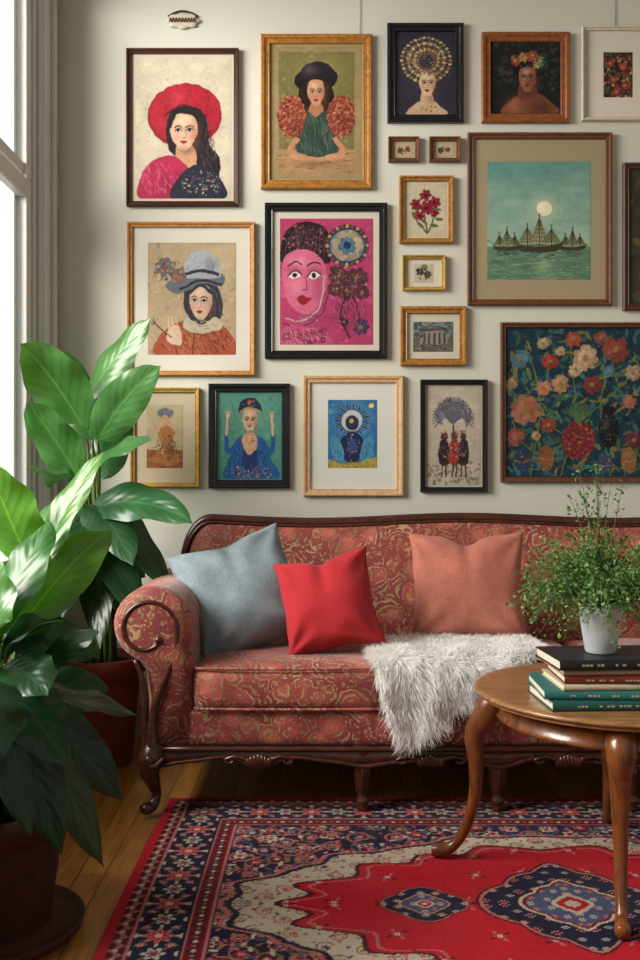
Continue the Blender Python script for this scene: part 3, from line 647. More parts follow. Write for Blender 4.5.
# ---------------------------------------------------------------- rug
def build_rug():
    hx,hy=1.172,.80; cx,cy=.65,2.40; st=.004
    qx,qy=int(hx/st)+1,int(hy/st)+1     # quadrant
    ax,ay=np.meshgrid(np.arange(qx)*st,np.arange(qy)*st)
    h=lambda c:np.array(H(c)[:3])
    navy,red,cream,pink,tan,dred,blue,wine=h('20263e'),h('c41e30'),h('d2c4ae'),h('c47470'),h('94765a'),h('7c1a28'),h('525c80'),h('541c2c')
    C=np.zeros(ax.shape+(3,)); C[:]=navy
    E=np.minimum(hx-ax,hy-ay); sideY=(hx-ax)<(hy-ay)
    s=np.where(sideY,ay,ax)
    def setm(m,c): C[m]=c
    def win(x,y,R):
        xa,xb=max(0,int((x-R)/st)),min(qx,int((x+R)/st)+2); ya,yb=max(0,int((y-R)/st)),min(qy,int((y+R)/st)+2)
        return (slice(ya,yb),slice(xa,xb)) if xb>xa and yb>ya else None
    def flower(x,y,R,cols,n=8,mask=None):
        w=win(x,y,R*1.3)
        if w is None: return
        dx=ax[w]-x; dy=ay[w]-y; rr=np.hypot(dx,dy); an=np.arctan2(dy,dx)
        for q,c in zip((1,.62,.3),cols):
            m=rr<R*q*(.82+.25*np.cos(n*an))
            if mask is not None: m&=mask[w]
            C[w][m]=c
    def leafs(x,y,l,wd,ang,c,mask=None):
        w=win(x,y,l*1.1)
        if w is None: return
        dx=ax[w]-x; dy=ay[w]-y; u=dx*math.cos(ang)+dy*math.sin(ang); v=-dx*math.sin(ang)+dy*math.cos(ang)
        m=(u/l)**2+(v/wd)**2<1
        if mask is not None: m&=mask[w]
        C[w][m]=c
    def curl(x,y,R,a0,turns,c,mask,wd=.0036):
        k=int(60*turns)
        for i in range(k):
            t=a0+2*math.pi*turns*i/k; r=R*(1-.6*i/k); leafs(x+r*math.cos(t),y+r*math.sin(t),wd,wd,0,c,mask)
    rng=random.Random(11)
    def scatter(mask,dmin,fn,tries=3000):
        pts=[]
        ys,xs=np.nonzero(mask)
        for _ in range(tries):
            k=rng.randrange(len(xs)); x,y=xs[k]*st,ys[k]*st
            if all((x-a)**2+(y-b)**2>dmin*dmin for a,b in pts): pts.append((x,y)); fn(x,y)
    f=E>=.262
    th=np.arctan2(ay/.44,ax/.86); rho=(((ax/.86)**1.6+(ay/.44)**1.6)**(1/1.6))
    sc=1+.06*np.abs(np.sin(6*th))+.022*np.cos(24*th)
    r=rho/sc
    corner=f&(r>=1.0)
    def fcorner(x,y):
        curl(x,y,rng.uniform(.03,.045),rng.random()*6,1.1,[tan,pink,blue][rng.randrange(3)],corner)
        for k in range(5):
            t=rng.random()*6.28; leafs(x+.03*math.cos(t),y+.03*math.sin(t),.013,.0055,t+.8,[pink,tan,cream,dred,blue][rng.randrange(5)],corner)
        flower(x,y,rng.uniform(.014,.024),[(pink,dred,cream),(cream,red,navy),(red,pink,cream),(blue,cream,red)][rng.randrange(4)],rng.choice([5,6,8]),corner)
    scatter(corner,.062,fcorner); scatter(corner,.034,lambda x,y:leafs(x,y,.009,.005,rng.random()*6,[pink,cream,tan,red][rng.randrange(4)],corner),700)
    band=f&(r<1.0); setm(band,cream)
    edge=band&(r>.82+.03*np.cos(18*th))
    def fband(x,y):
        curl(x,y,.026,rng.random()*6,1.0,[tan,pink][rng.randrange(2)],edge,.003)
        flower(x,y,rng.uniform(.010,.016),[(pink,red,cream),(blue,cream,navy),(red,cream,navy)][rng.randrange(3)],6,edge)
    scatter(edge,.062,fband); scatter(edge,.030,lambda x,y:leafs(x,y,.008,.004,rng.random()*6,[pink,blue,tan,dred][rng.randrange(4)],edge),700)
    setm(f&(np.abs(r-1.0)<.010),navy); setm(f&(np.abs(r-1.025)<.008),pink)
    lim=.81+.04*np.cos(18*th)
    setm(f&(r<lim+.02),wine); inn=f&(r<lim); setm(inn,red)
    setm(inn&(np.abs(r-lim+.035)<.006),pink)
    scatter(inn,.12,lambda x,y:(flower(x,y,.012,(pink,cream,navy),6,inn),[leafs(x+.022*math.cos(t),y+.022*math.sin(t),.009,.004,t,[wine,pink][k%2],inn) for k,t in enumerate((.5,2.1,3.7,5.2))]),900)
    def med(mx,rx,ry,k):
        dx=np.abs(ax-mx); t=np.arctan2(ay/ry,dx/rx); R=((dx/rx)**1.2+(ay/ry)**1.2)**(1/1.2)/(1+.08*np.abs(np.sin(k*t)))
        setm(inn&(R<1.08),wine); setm(inn&(R<1.04),pink); m0=inn&(R<1.0); setm(m0,navy)
        scatter(m0&(R>.6),.036,lambda x,y:flower(x,y,.013,[(cream,red,navy),(pink,cream,red),(blue,cream,navy)][rng.randrange(3)],6,m0),400)
        setm(inn&(R<.60),cream); setm(inn&(R<.56),dred); m1=inn&(R<.52); setm(m1,blue)
        scatter(m1,.03,lambda x,y:flower(x,y,.011,[(cream,red,navy),(pink,navy,cream)][rng.randrange(2)],6,m1),200)
        setm(inn&(R<.24),cream); setm(inn&(R<.18),red); setm(inn&(R<.09),cream)
    med(0,.23,.225,5); med(.38,.11,.095,4)
    b=E<.262; setm(b,navy); main=(E>=.076)&(E<.2)
    def bpos(side,sv,t): return (hx-t,sv) if side else (sv,hy-t)
    for side,Lm in ((0,hx-.137),(1,hy-.137)):
        k=0; sv=.0
        while sv<Lm-.03:
            x,y=bpos(side,sv,.137)
            if k%2==0:
                flower(x,y,.040,(pink,red,cream),8,main)
                for t in range(8): leafs(x+.047*math.cos(t*.785),y+.047*math.sin(t*.785),.008,.005,t*.785,[cream,blue][t%2],main)
            else: flower(x,y,.028,(cream,blue,red),6,main)
            for q in (-1,1):
                x2,y2=bpos(side,sv+.045,.137+q*.036); leafs(x2,y2,.016,.006,rng.random()*6,tan,main); flower(x2,y2,.011,(pink,cream,red),5,main)
                x3,y3=bpos(side,sv,.137+q*.054); leafs(x3,y3,.012,.004,0 if side==0 else 1.57,cream,main)
            sv+=.085; k+=1
        flower(*bpos(side,Lm,.137),.042,(pink,navy,cream),8,main)
    setm(main&(np.abs(E-.137-.034*np.sin(2*np.pi*s/.17))<.0028)&(C.sum(-1)<.12),tan)
    for a0,a1,c0,c1,c2 in ((.028,.07,wine,pink,cream),(.206,.25,dred,navy,cream)):
        m=(E>=a0)&(E<a1); setm(m,c0); z=np.abs((s%.044)-.022)/.022; t=(E-a0)/(a1-a0)
        setm(m&(np.abs(t-.15-z*.7)<.12),c1); setm(m&(np.hypot((s%.044)-.022,E-(a0+a1)/2)<.0065),c2); setm(m&(np.hypot(((s+.022)%.044)-.022,E-(a0+a1)/2)<.005),tan)
    for a0 in (.070,.200,.250): setm((E>=a0)&(E<a0+.006),pink)
    setm((E>=.256)&(E<.262),navy); setm(E<.028,red)
    jx=np.abs(np.arange(-qx+1,qx)); jy=np.abs(np.arange(-qy+1,qy)); F=C[jy][:,jx]
    ny,nx=F.shape[:2]
    w_=1+.10*vnoise(ny,nx,60)+.08*vnoise(ny,nx,14)+.10*(np.random.rand(ny,nx)-.5)
    F=F*w_[...,None]; fade=.06+.04*vnoise(ny,nx,40); F=F*(1-fade[...,None])+h('a08478')*fade[...,None]
    X,Y=np.meshgrid(np.arange(-qx+1,qx)*st,np.arange(-qy+1,qy)*st)
    Z=.0105+.0012*np.random.rand(ny,nx)+.0008*vnoise(ny,nx,50); Z[0]=Z[-1]=.001; Z[:,0]=Z[:,-1]=.001
    V=np.stack([X+cx+.004*np.sin(Y*5+1)*(X/hx),Y+cy,Z],-1).reshape(-1,3)
    grid_mesh('persian_rug',V,np.clip(F,0,1),ny,nx,M_rug)
build_rug()

# ---------------------------------------------------------------- sofa
sofa=empty('sofa')
SC=.585
FZ=.0125
mb=MB()
for i in range(3):
    x0=-.425+i*.674; softbox(mb,(x0+.337,3.335,.412),(.333,.28,.074),.04,(0,.014,.018),14,.006)
mb.build('seat_cushions',M_dam,sofa)
mb=MB(); softbox(mb,(SC,3.42,.285),(1.115,.35,.068),.025,(0,.008,0)); mb.build('seat_deck',M_dam,sofa)
mb=MB()
for i in range(3):
    x0=-.425+i*.674+.012; x1=x0+.65
    for z in (.482,.350):
        tube(mb,[(x0,3.3,z,.005),(x0,3.09,z,.005),(x0+.01,3.066,z,.005),(x0+.04,3.056,z,.005),(x0+.33,3.048,z,.005),(x1-.04,3.056,z,.005),(x1-.01,3.066,z,.005),(x1,3.09,z,.005),(x1,3.3,z,.005)],8,n=5)
mb.build('cushion_piping',M_dam,sofa)
def ztop(x):
    s=abs(x-SC)/1.125; z=.925+.010*math.cos((x-SC)*5.2)
    if s>.90:
        t=min(1,(s-.90)/.10); z-=.20*(1-math.sqrt(max(0,1-t*t)))
    return z
mb=MB(); vs=[];fs=[];nu,nv=120,20
for i in range(nu+1):
    x=SC+1.12*(2*i/nu-1); zt=ztop(x)
    for j in range(nv+1):
        v=j/nv; z=.36+(zt-.36)*v; u=abs(2*i/nu-1)
        y=3.635+.15*v-.045*math.sin(math.pi*min(1,v*.9+.1))**.7*(1-u**10)
        vs.append((x,y,z))
for i in range(nu+1):
    x=SC+1.12*(2*i/nu-1); zt=ztop(x)
    vs.append((x,3.86,zt)); vs.append((x,3.88,.2))
for i in range(nu):
    for j in range(nv): a_=i*(nv+1)+j; fs.append((a_,a_+nv+1,a_+nv+2,a_+1))
    o=(nu+1)*(nv+1); fs.append((i*(nv+1)+nv,(i+1)*(nv+1)+nv,o+2*(i+1),o+2*i)); fs.append((o+2*i,o+2*i+2,o+2*i+3,o+2*i+1))
mb.add(vs,fs); mb.build('back_upholstery',M_dam,sofa)
mb=MB(); P=[]
for i in range(61):
    x=SC+1.135*math.sin((i/60-.5)*math.pi); P.append((x,3.805,ztop(SC+(x-SC)*.99)+.012,.020))
P=[(SC-1.135,3.79,.62,.016),(SC-1.14,3.795,.70,.018)]+P[1:-1]+[(SC+1.14,3.795,.70,.018),(SC+1.135,3.79,.62,.016)]
tube(mb,P,12,n=3)
P2=[(p[0],p[1]-.022,p[2]-.014,.007) for p in P]; tube(mb,P2,8,n=3)
mb.build('carved_top_rail',M_mahog,sofa)
def arm(sgn):
    X=lambda x: x if sgn<0 else 2*SC-x
    prof=[(-.420,.22),(-.420,.40),(-.418,.52),(-.422,.60)]
    for k in range(0,25):
        t=math.radians(0+k*250/24); prof.append((-.55+.130*math.cos(t),.625+.125*math.sin(t)))
    prof+=[(-.572,.47),(-.562,.38),(-.565,.22)]
    m=len(prof)
    mb=MB(); rings=[(3.034,.0),(3.036,.50),(3.042,.76),(3.054,.92),(3.075,.99),(3.10,1.0),(3.2,1.0),(3.35,1.0),(3.5,1.0),(3.65,1.0),(3.76,1.0),(3.80,.9),(3.805,0)]
    vs=[];fs=[]
    for y,s in rings:
        for x,z in prof:
            dz=.018*max(0,(y-3.3)) if z>.5 else 0
            if z>.52: c0=(-.55,.62)
            else: c0=(-.495,z)
            vs.append((X(c0[0]+(x-c0[0])*s),y+(.018 if z<.5 and y<3.07 else 0),c0[1]+(z-c0[1])*s+dz))
    for i in range(len(rings)-1):
        for k in range(m):
            q=(i*m+k,i*m+(k+1)%m,(i+1)*m+(k+1)%m,(i+1)*m+k); fs.append(q if sgn<0 else q[::-1])
    mb.add(vs,fs); mb.build('rolled_arm',M_dam,sofa)
    mb=MB(); P=[]
    for k in range(0,24):
        q=k/23; ang=math.radians(318-q*306); r=.050+.046*q**.6; P.append((X(-.562+r*math.cos(ang)),3.036+.010*q,.612+r*math.sin(ang),.0065+.0035*q))
    P+=[(X(-.468),3.046,.575,.0105),(X(-.482),3.048,.51,.0115),(X(-.508),3.050,.44,.0125),(X(-.536),3.050,.37,.0135),(X(-.548),3.047,.30,.016),(X(-.545),3.043,.235,.021),(X(-.54),3.045,.19,.026)]
    tube(mb,P,10,n=3); ellipsoid(mb,(P[0][0],3.034,P[0][2]),(.013,.010,.013))
    tube(mb,[(X(-.605),3.05,.512,.007),(X(-.584),3.05,.46,.009),(X(-.572),3.05,.38,.010),(X(-.572),3.05,.30,.012),(X(-.565),3.05,.2,.016)],8,n=3)
    mb.build('arm_scroll',M_mahog,sofa)
arm(-1); arm(1)
mb=MB(); vs=[];fs=[];n=240
def apz(x):
    z=.178
    for a_,b_ in ((-.535,.14),(.14,1.03),(1.03,1.705)):
        if a_<=x<=b_:
            t=(x-a_)/(b_-a_); z=.186-.020*math.exp(-((t-.5)/.09)**2)-.03*(math.exp(-(t/.1)**2)+math.exp(-((1-t)/.1)**2))+.006*math.cos(t*6*math.pi)
    return z
for i in range(n+1):
    x=-.56+i*(2*(SC+.56))/n; zb=apz(x)
    vs+=[(x,3.056,.222),(x,3.045,.215),(x,3.042,zb+.006),(x,3.05,zb),(x,3.075,zb),(x,3.075,.222)]
for i in range(n):
    for k in range(5): a_=i*6+k; fs.append((a_,a_+1,a_+7,a_+6))
mb.add(vs,fs)
tube(mb,[(-.56+i*2*(SC+.56)/60,3.042,apz(-.56+i*2*(SC+.56)/60)+.005,.0065) for i in range(61)],8,n=3)
tube(mb,[(-.56,3.045,.222,.009),(SC,3.045,.222,.009),(2*SC+.56,3.045,.222,.009)],8)
for mx in (-.2,.36,.81,1.37):
    for k in range(-3,4):
        t=k/3; ellipsoid(mb,(mx+.035*t,3.038,.188-.006*abs(t)),(.011,.010,.022-.006*abs(t)))
    for q in (-1,1):
        tube(mb,[(mx+q*.04,3.038,.19,.008),(mx+q*.075,3.036,.2,.007),(mx+q*.11,3.038,.188,.005),(mx+q*.095,3.036,.178,.005),(mx+q*.08,3.036,.186,.004)],8,n=5)
for x in (-.56,2*SC+.56):
    box(mb,x-.012,x+.012,3.06,3.84,.17,.222)
mb.build('carved_apron',M_mahog,sofa)
for i,x in enumerate((-.54,1.71)):
    s=-1 if i==0 else 1
    mb=MB()
    tube(mb,[(x,3.065,.235,.036),(x+s*.012,3.05,.19,.043),(x+s*.016,3.043,.15,.034),(x+s*.004,3.055,.105,.022),(x-s*.004,3.06,.07,.016),(x+s*.006,3.05,.04,.019),(x+s*.02,3.035,FZ+.02,.02)],12,n=6)
    ellipsoid(mb,(x+s*.022,3.032,FZ+.02),(.026,.022,.0195))
    tube(mb,[(x-.035,3.022,.2,.006),(x,3.008,.175,.009),(x+.035,3.022,.2,.006)],8); ellipsoid(mb,(x+s*.012,3.01,.19),(.016,.01,.02))
    mb.build('cabriole_leg',M_mahog,sofa)
for x in (.14,.585,1.03):
    mb=MB(); lathe(mb,[(.028,.215),(.034,.205),(.034,.19),(.024,.183),(.030,.172),(.033,.155),(.027,.11),(.020,.06),(.016,.045),(.022,.038),(.022,.028),(.015,.02),(.020,.010),(.018,.0)][::-1],(x,3.075,FZ),20)
    for k in range(8):
        t=k*math.pi/4; tube(mb,[(x+.031*math.cos(t),3.075+.031*math.sin(t),.165,.004),(x+.019*math.cos(t),3.075+.019*math.sin(t),.072,.003)],6,n=3)
    mb.build('turned_leg',M_mahog,sofa)
mb=MB()
for x in (-.50,SC,1.67): tube(mb,[(x,3.80,.22,.03),(x,3.82,.1,.022),(x,3.85,.0,.018)],10)
mb.build('rear_legs',M_mahog,sofa)

# ---------------------------------------------------------------- pillows
def pillow(name,mat,loc,w,h,t,rot,lean,yaw,chop=0,seed=0,pin=.085):
    N=60; mb=MB(); rnd=Vector((seed*3.1,seed*1.7,0))
    def outline(u,v):
        x=w/2*u*(1-pin*(1-v*v)*abs(u)); z=h/2*v*(1-pin*(1-u*u)*abs(v))
        if chop and v>0: z-=chop*h*v*v*math.exp(-(u/.28)**2)
        z+=.006*mnoise.noise(Vector((u*2,v*2,seed))); x+=.006*mnoise.noise(Vector((u*2,v*2,seed+9)))
        return x,z
    for sd in (-1,1):
        vs=[];fs=[]
        for i in range(N+1):
            for j in range(N+1):
                u=math.sin((i/N-.5)*math.pi);v=math.sin((j/N-.5)*math.pi)
                x,z=outline(u,v)
                th=t/2*(max(0,(1-u**2))*max(0,(1-v**2)))**.36*(1-.12*v)
                g=min(1,th/(t*.25))
                wr=.014*mnoise.noise(Vector((x*8,z*8,sd))+rnd)*g
                for ci,(cu,cv) in enumerate(((1,1),(-1,1),(1,-1),(-1,-1))):
                    dx_,dz_=x-cu*w/2,z-cv*h/2; rr=math.hypot(dx_,dz_)/(w*.5); an=math.atan2(dz_,dx_)
                    wr+=.006*math.sin(an*(7+ci)+seed*2+cu+.8*math.sin(rr*3))*math.exp(-((rr-.5)/.32)**2)*g
                if chop: wr-=.02*math.exp(-(u/.12)**2)*max(0,v)*g
                vs.append((x,sd*(th+wr),z))
        for i in range(N):
            for j in range(N):
                q=(i*(N+1)+j,(i+1)*(N+1)+j,(i+1)*(N+1)+j+1,i*(N+1)+j+1); fs.append(q if sd<0 else q[::-1])
        mb.add(vs,fs)
    L=[]
    for k in range(160):
        t_=k/160*4; s_=int(t_); f=(t_-s_)*2-1; u,v=((f,-1),(1,f),(-f,1),(-1,-f))[s_]
        x,z=outline(u,v); L.append((x,0,z,.0035))
    L.append(L[0]); tube(mb,L,6,smooth=False)
    o=mb.build(name,mat)
    o.matrix_world=Matrix.Translation(loc)@Matrix.Rotation(math.radians(yaw),4,'Z')@Matrix.Rotation(-math.radians(lean),4,'X')@Matrix.Rotation(-math.radians(rot),4,'Y')
    return o
pillow('slate_throw_pillow',M_blue,(-.285,3.385,.688),.43,.425,.19,18,22,10,.03,seed=1)
pillow('red_throw_pillow',M_redp,(.028,3.275,.670),.34,.355,.17,13,24,-8,.06,seed=2,pin=.11)
pillow('salmon_throw_pillow',M_pink,(.550,3.47,.706),.425,.40,.17,1,14,-3,.09,seed=3)

# ---------------------------------------------------------------- sheepskin
def interp(x,tab):
    for (a_,b_),(c_,d_) in zip(tab,tab[1:]):
        if x<=c_: return b_+(d_-b_)*max(0,(x-a_))/(c_-a_)
    return tab[-1][1]
EDGE=3.040
def skin_pt(x,s):
    r=.045
    if s<0:
        p=Vector((x,EDGE+r-s*1.0,.511+.002*math.sin(x*30))); n=Vector((0,-.1,1))
    elif s<r*math.pi/2:
        t=s/r; p=Vector((x,EDGE+r-r*math.sin(t)-.008,.511-r+r*math.cos(t))); n=Vector((0,-math.sin(t),math.cos(t)))
    else:
        q=s-r*math.pi/2; p=Vector((x,EDGE-.014-.008*math.sin(x*40)*min(1,q*10),.511-r-q)); n=Vector((0,-1,.1))
    return p,n
front=[(.19,.08),(.22,.20),(.26,.29),(.30,.30),(.36,.25),(.42,.21),(.48,.16),(.54,.11),(.62,.06),(.70,.01),(.76,-.06)]
backt=[(.19,-.20),(.26,-.30),(.34,-.34),(.5,-.33),(.62,-.34),(.76,-.28)]
mb=MB(); nu,nv=40,40; vs=[];fs=[]
for i in range(nu+1):
    x=.195+.55*i/nu
    for j in range(nv+1):
        s=interp(x,backt)+(interp(x,front)-interp(x,backt))*j/nv
        p,n=skin_pt(x,s); vs.append(p+n*.008)
for i in range(nu):
    for j in range(nv): a_=i*(nv+1)+j; fs.append((a_,a_+1,a_+nv+2,a_+nv+1))
sk=empty('sheepskin_throw'); mb.add(vs,fs); mb.build('hide',M_fur,sk)
mb=MB()
for i in range(26000):
    x=.185+.57*random.random(); b0=interp(x,backt); f0=interp(x,front)
    s=b0+(f0-b0)*random.random()
    s+=.014*mnoise.noise(Vector((x*20,0,0)))
    p,n=skin_pt(x,s)
    cl=mnoise.noise_vector(Vector((x*18,s*18,1)))
    flow=Vector((cl.x*1.1,cl.y*.8,cl.z*.5))
    edge=Vector(((x-.45)*1.3,0,0))
    d=(n*.9+flow+edge+Vector((0,-.3,-.1 if s<0 else -.6))+Vector((random.gauss(0,.28),random.gauss(0,.28),random.gauss(0,.28)))).normalized()
    L=random.uniform(.026,.056); w=random.uniform(.0009,.0017)
    side=d.cross(Vector((random.random()-.5,random.random()-.5,random.random()-.5))).normalized()*w
    g=Vector((flow.x*.5,-.1,-.42))*L
    p=p+n*.005
    m1=p+d*L*.4+g*.1; m15=p+d*L*.75+g*.3; m2=p+d*L*.98+g*.7
    if s<.05:
        for q in (m1,m15,m2):
            if q.z<.508 and q.y>EDGE: q.z=.510+random.random()*.012
    mb.add([p-side,p+side,m1+side*.9,m1-side*.9,m15+side*.6,m15-side*.6,m2],[(0,1,2,3),(3,2,4,5),(5,4,6)])
mb.build('wool',M_fur,sk)

# ---------------------------------------------------------------- coffee table
tb=empty('coffee_table'); TC=(.815,2.59)
mb=MB(); lathe(mb,[(.0,.492),(.33,.492),(.362,.496),(.372,.502),(.366,.507),(.380,.510),(.383,.516),(.379,.5205),(.368,.522),(.350,.5205),(.0,.5205)],(TC[0],TC[1],0),96)
mb.build('round_top',M_tabletop,tb)
mb=MB(); lathe(mb,[(.29,.435),(.318,.435),(.322,.442),(.315,.448),(.315,.492),(.29,.492)],(TC[0],TC[1],0),80); mb.build('apron_ring',M_table,tb)
for dx,dy,sc in ((-.977,.212,1.07),(-.25,-.968,.86),(.977,-.212,1.07),(.25,.968,.86)):
    mb=MB(); P=[]
    for r,z,rad in ((.285,.488,.030),(.325,.470,.038),(.350,.43,.037),(.356,.37,.029),(.352,.29,.0225),(.356,.20,.018),(.378,.11,.0155),(.412,.05,.015),(.450,FZ+.022,.020),(.470,FZ+.019,.0175)):
        rr=r*sc if z<.4 else r*(sc*.4+.6) if sc<1 else r
        P.append((TC[0]+dx*rr,TC[1]+dy*rr,z,rad))
    tube(mb,P,14,n=6); mb.build('cabriole_leg',M_table,tb)

# ---------------------------------------------------------------- books
bk=empty('book_stack')
def book(cx,cy,z,w,d,t,rot,col):
    m=m_plain('book_cover',H(col),.5,80,.06,.1)
    mb=MB(); c=.003
    box(mb,-w/2,w/2,-d/2,d/2,0,c); box(mb,-w/2,w/2,-d/2,d/2,t-c,t)
    vs=[];fs=[];k=8
    for i in range(k+1):
        a_=math.pi*i/k; z_=t/2-math.cos(a_)*t/2; y_=-d/2-math.sin(a_)*.006
        vs+=[(-w/2,y_,z_),(w/2,y_,z_),(w/2,y_+.003,z_),(-w/2,y_+.003,z_)]
    for i in range(k):
        for q in range(4): fs.append((i*4+q,i*4+(q+1)%4,i*4+4+(q+1)%4,i*4+4+q))
    mb.add(vs,fs)
    o=mb.build('cover',m,bk,smooth=False)
    mb=MB(); box(mb,-w/2+.004,w/2-.004,-d/2+.002,d/2-.004,c,t-c); o2=mb.build('pages',M_paper,bk,smooth=False)
    mb=MB(); rr=random.Random(col)
    x=-w*.34
    while x<w*.34:
        l=rr.uniform(.004,.010); box(mb,x,x+l,-d/2-.0068,-d/2-.005,t*.40,t*.60); x+=l+rr.choice([.003,.003,.012,.03])
    o3=mb.build('spine_lettering',m_plain('spine_print',H('b0a688'),.5,60,0,.1),bk,smooth=False)
    for o_ in (o,o2,o3): o_.matrix_world=Matrix.Translation((cx,cy,z))@Matrix.Rotation(math.radians(rot),4,'Z')
z=.5212
for cx,cy,w,d,t,r,c in ((.775,2.455,.40,.22,.024,3,'1c5450'),(.775,2.462,.41,.225,.022,-2,'2a706a'),(.785,2.46,.35,.20,.015,2,'c8bca0'),(.79,2.46,.34,.20,.020,-1,'74281f'),(.785,2.465,.345,.19,.015,2,'a88c70'),(.775,2.46,.36,.20,.026,4,'1a1c22')):
    book(cx,cy,z,w,d,t,r,c); z+=t+.0006
ZB=z
# ---------------------------------------------------------------- small potted plant
pp=empty('potted_fern'); PC=(.738,2.455,ZB)
mb=MB(); lathe(mb,[(.0,.0),(.036,.0),(.040,.004),(.048,.055),(.054,.10),(.057,.104),(.057,.122),(.053,.124),(.050,.120),(.049,.105),(0,.105)],PC,40); mb.build('pot',M_pot,pp)
mb=MB(); lathe(mb,[(0,.105),(.048,.105),(.040,.112),(0,.113)],PC,24); mb.build('soil',M_soil,pp)
ms=MB(); ml=MB()
greens=['5a8448','48743c','74965a','386038','668c58','88a06c']
for i in range(300):
    az=random.random()*6.283; el=math.radians(random.choice([random.uniform(5,85),random.uniform(-20,50),random.uniform(0,40)]))
    L=random.uniform(.11,.225)*(.85 if el>1.0 else 1)
    if i%40==0: el=math.radians(random.uniform(72,88)); L=random.uniform(.25,.33)
    d=Vector((math.cos(az)*math.cos(el),math.sin(az)*math.cos(el),math.sin(el)))
    b=Vector((PC[0],PC[1],PC[2]+.11))+Vector((math.cos(az),math.sin(az),0))*.02*random.random()
    up=Vector((0,0,1))
    p1=b+(d*.35+up*.28)*L; p2=b+(d*.75+up*.24)*L; p3=b+d*L*1.08+up*L*(.10 if el>.5 else -.04)
    tube(ms,[(*b,.0014),(*p1,.0012),(*p2,.0009),(*p3,.0005)],5,n=3)
    C=cr([tuple(b),tuple(p1),tuple(p2),tuple(p3)],8)
    for q in range(32):
        c=Vector(C[int(len(C)*(.25+.75*random.random()))-1])+Vector((random.gauss(0,.009),random.gauss(0,.009),random.gauss(0,.008)))
        ld=(d*.5+Vector((random.gauss(0,1),random.gauss(0,1),random.gauss(0,.7)))).normalized(); s_=ld.cross(Vector((random.gauss(0,1),random.gauss(0,1),1))).normalized()
        l=random.uniform(.007,.014); w=l*.40; nn=ld.cross(s_)*w*.4
        ml.add([c,c+ld*l*.5+s_*w+nn,c+ld*l,c+ld*l*.5-s_*w+nn],[(0,1,2),(0,2,3)],var(H(random.choice(greens)),.2),[(.5,0),(.9,.5),(.5,1),(.1,.5)])
ms.build('stems',m_plain('twig_green',H('5a6a34'),.7),pp); ml.build('leaves',M_leaf2,pp,smooth=False)

# ---------------------------------------------------------------- big plants
def leaf(mb,base,tip,width,arch,face,col,fold=.25):
    base,tip=Vector(base),Vector(tip); L=(tip-base).length
    mid=(base+tip)/2+Vector((0,0,1))*arch*L+Vector((random.uniform(-.05,.05)*L,0,0))
    nt,nu=22,8; face=Vector(face).normalized(); vs=[];uv=[];fs=[]
    ph=random.random()*6; fold*=random.uniform(.5,1.4); tw=random.uniform(-.5,.5)
    for i in range(nt+1):
        t=i/nt; p=base*(1-t)**2+mid*2*t*(1-t)+tip*t*t
        d=((mid-base)*(1-t)+(tip-mid)*t).normalized()
        sd=d.cross(face)
        if sd.length<.1: sd=d.cross(Vector((1,0,.3)))
        sd.normalize(); nn=sd.cross(d).normalized()
        sd=(sd*math.cos(tw*t)+nn*math.sin(tw*t)).normalized(); nn=sd.cross(d).normalized()
        wv=width/2*(math.sin(math.pi*min(1,t**.75))**.6 if 0<t<1 else 0)*(1-.15*t)
        if t>.90: wv*=max(0,(1-t)/.10)**.7*.95+.03
        for j in range(nu+1):
            u=j/nu*2-1
            off=fold*abs(u)*wv + .12*wv*math.sin(t*15+ph+(1 if u>0 else 0))*abs(u)**2 - .3*wv*u*u
            q=p+sd*u*wv+nn*off
            q.x=max(q.x,XL+.045)
            vs.append(q); uv.append((j/nu,t))
    for i in range(nt):
        for j in range(nu): a_=i*(nu+1)+j; fs.append((a_,a_+1,a_+nu+2,a_+nu+1))
    mb.add(vs,fs,col,uv)
def plant(name,pot_c,potprof,potmat,soil_r,soil_z,leaves,extra,wk=1.0):
    e=empty(name); mb=MB(); lathe(mb,potprof,pot_c,48); mb.build('pot',potmat,e)
    mb=MB(); lathe(mb,[(0,soil_z),(soil_r,soil_z),(soil_r*.9,soil_z+.01),(0,soil_z+.012)],pot_c,32); mb.build('soil',M_soil,e)
    ms=MB(); ml=MB(); root=Vector((pot_c[0],pot_c[1],pot_c[2]+soil_z))
    for b,t,w,arch,face,col in list(leaves)+list(extra):
        b=Vector(b); t=Vector(t); b.x=max(b.x,XL+.06); t.x=max(t.x,XL+.05)
        leaf(ml,b,t,w*wk,arch,face,var(H(col),.12))
        r=root+Vector((random.uniform(-.05,.05),random.uniform(-.05,.05),0)); hd=b-r
        m1=r+Vector((hd.x*.2,hd.y*.2,hd.z*.5)); m2=r+Vector((hd.x*.6,hd.y*.6,hd.z*.88))
        tube(ms,[(*r,.008),(*m1,.0065),(*m2,.0055),(*b,.004)],8,n=5)
    ms.build('stems',m_plain(name+'_stem',H('4c6428'),.5,30,.05,.2),e); ml.build('leaves',M_leaf,e)
F1=(.1,-.9,.45);F2=(-.45,-.7,.55);F3=(.4,-.8,.5);FU=(0,-.45,.9)
bc=(-.86,3.66,0)
lv=[]
def L(lst,b,t,w,arch=.12,face=F1,col='3c6c34'): lst.append((at(*b),at(*t),w,arch,face,col))  # col has light painted in: window-lit upper leaves bright, lower shaded ones dark
L(lv,(86,432,3.60),(5,344,3.42),.24,.20,F2,'4f8040')
L(lv,(82,404,3.62),(151,318,3.55),.18,.05,F2,'4a7a3c')
L(lv,(92,440,3.58),(66,350,3.70),.18,.06,F1,'3a6a34')
L(lv,(98,440,3.55),(161,366,3.40),.18,.12,F3,'4a7c44')
L(lv,(80,480,3.50),(26,402,3.35),.19,.12,F2,'457838')
L(lv,(90,508,3.50),(193,524,3.30),.18,.20,F3,'30603a')
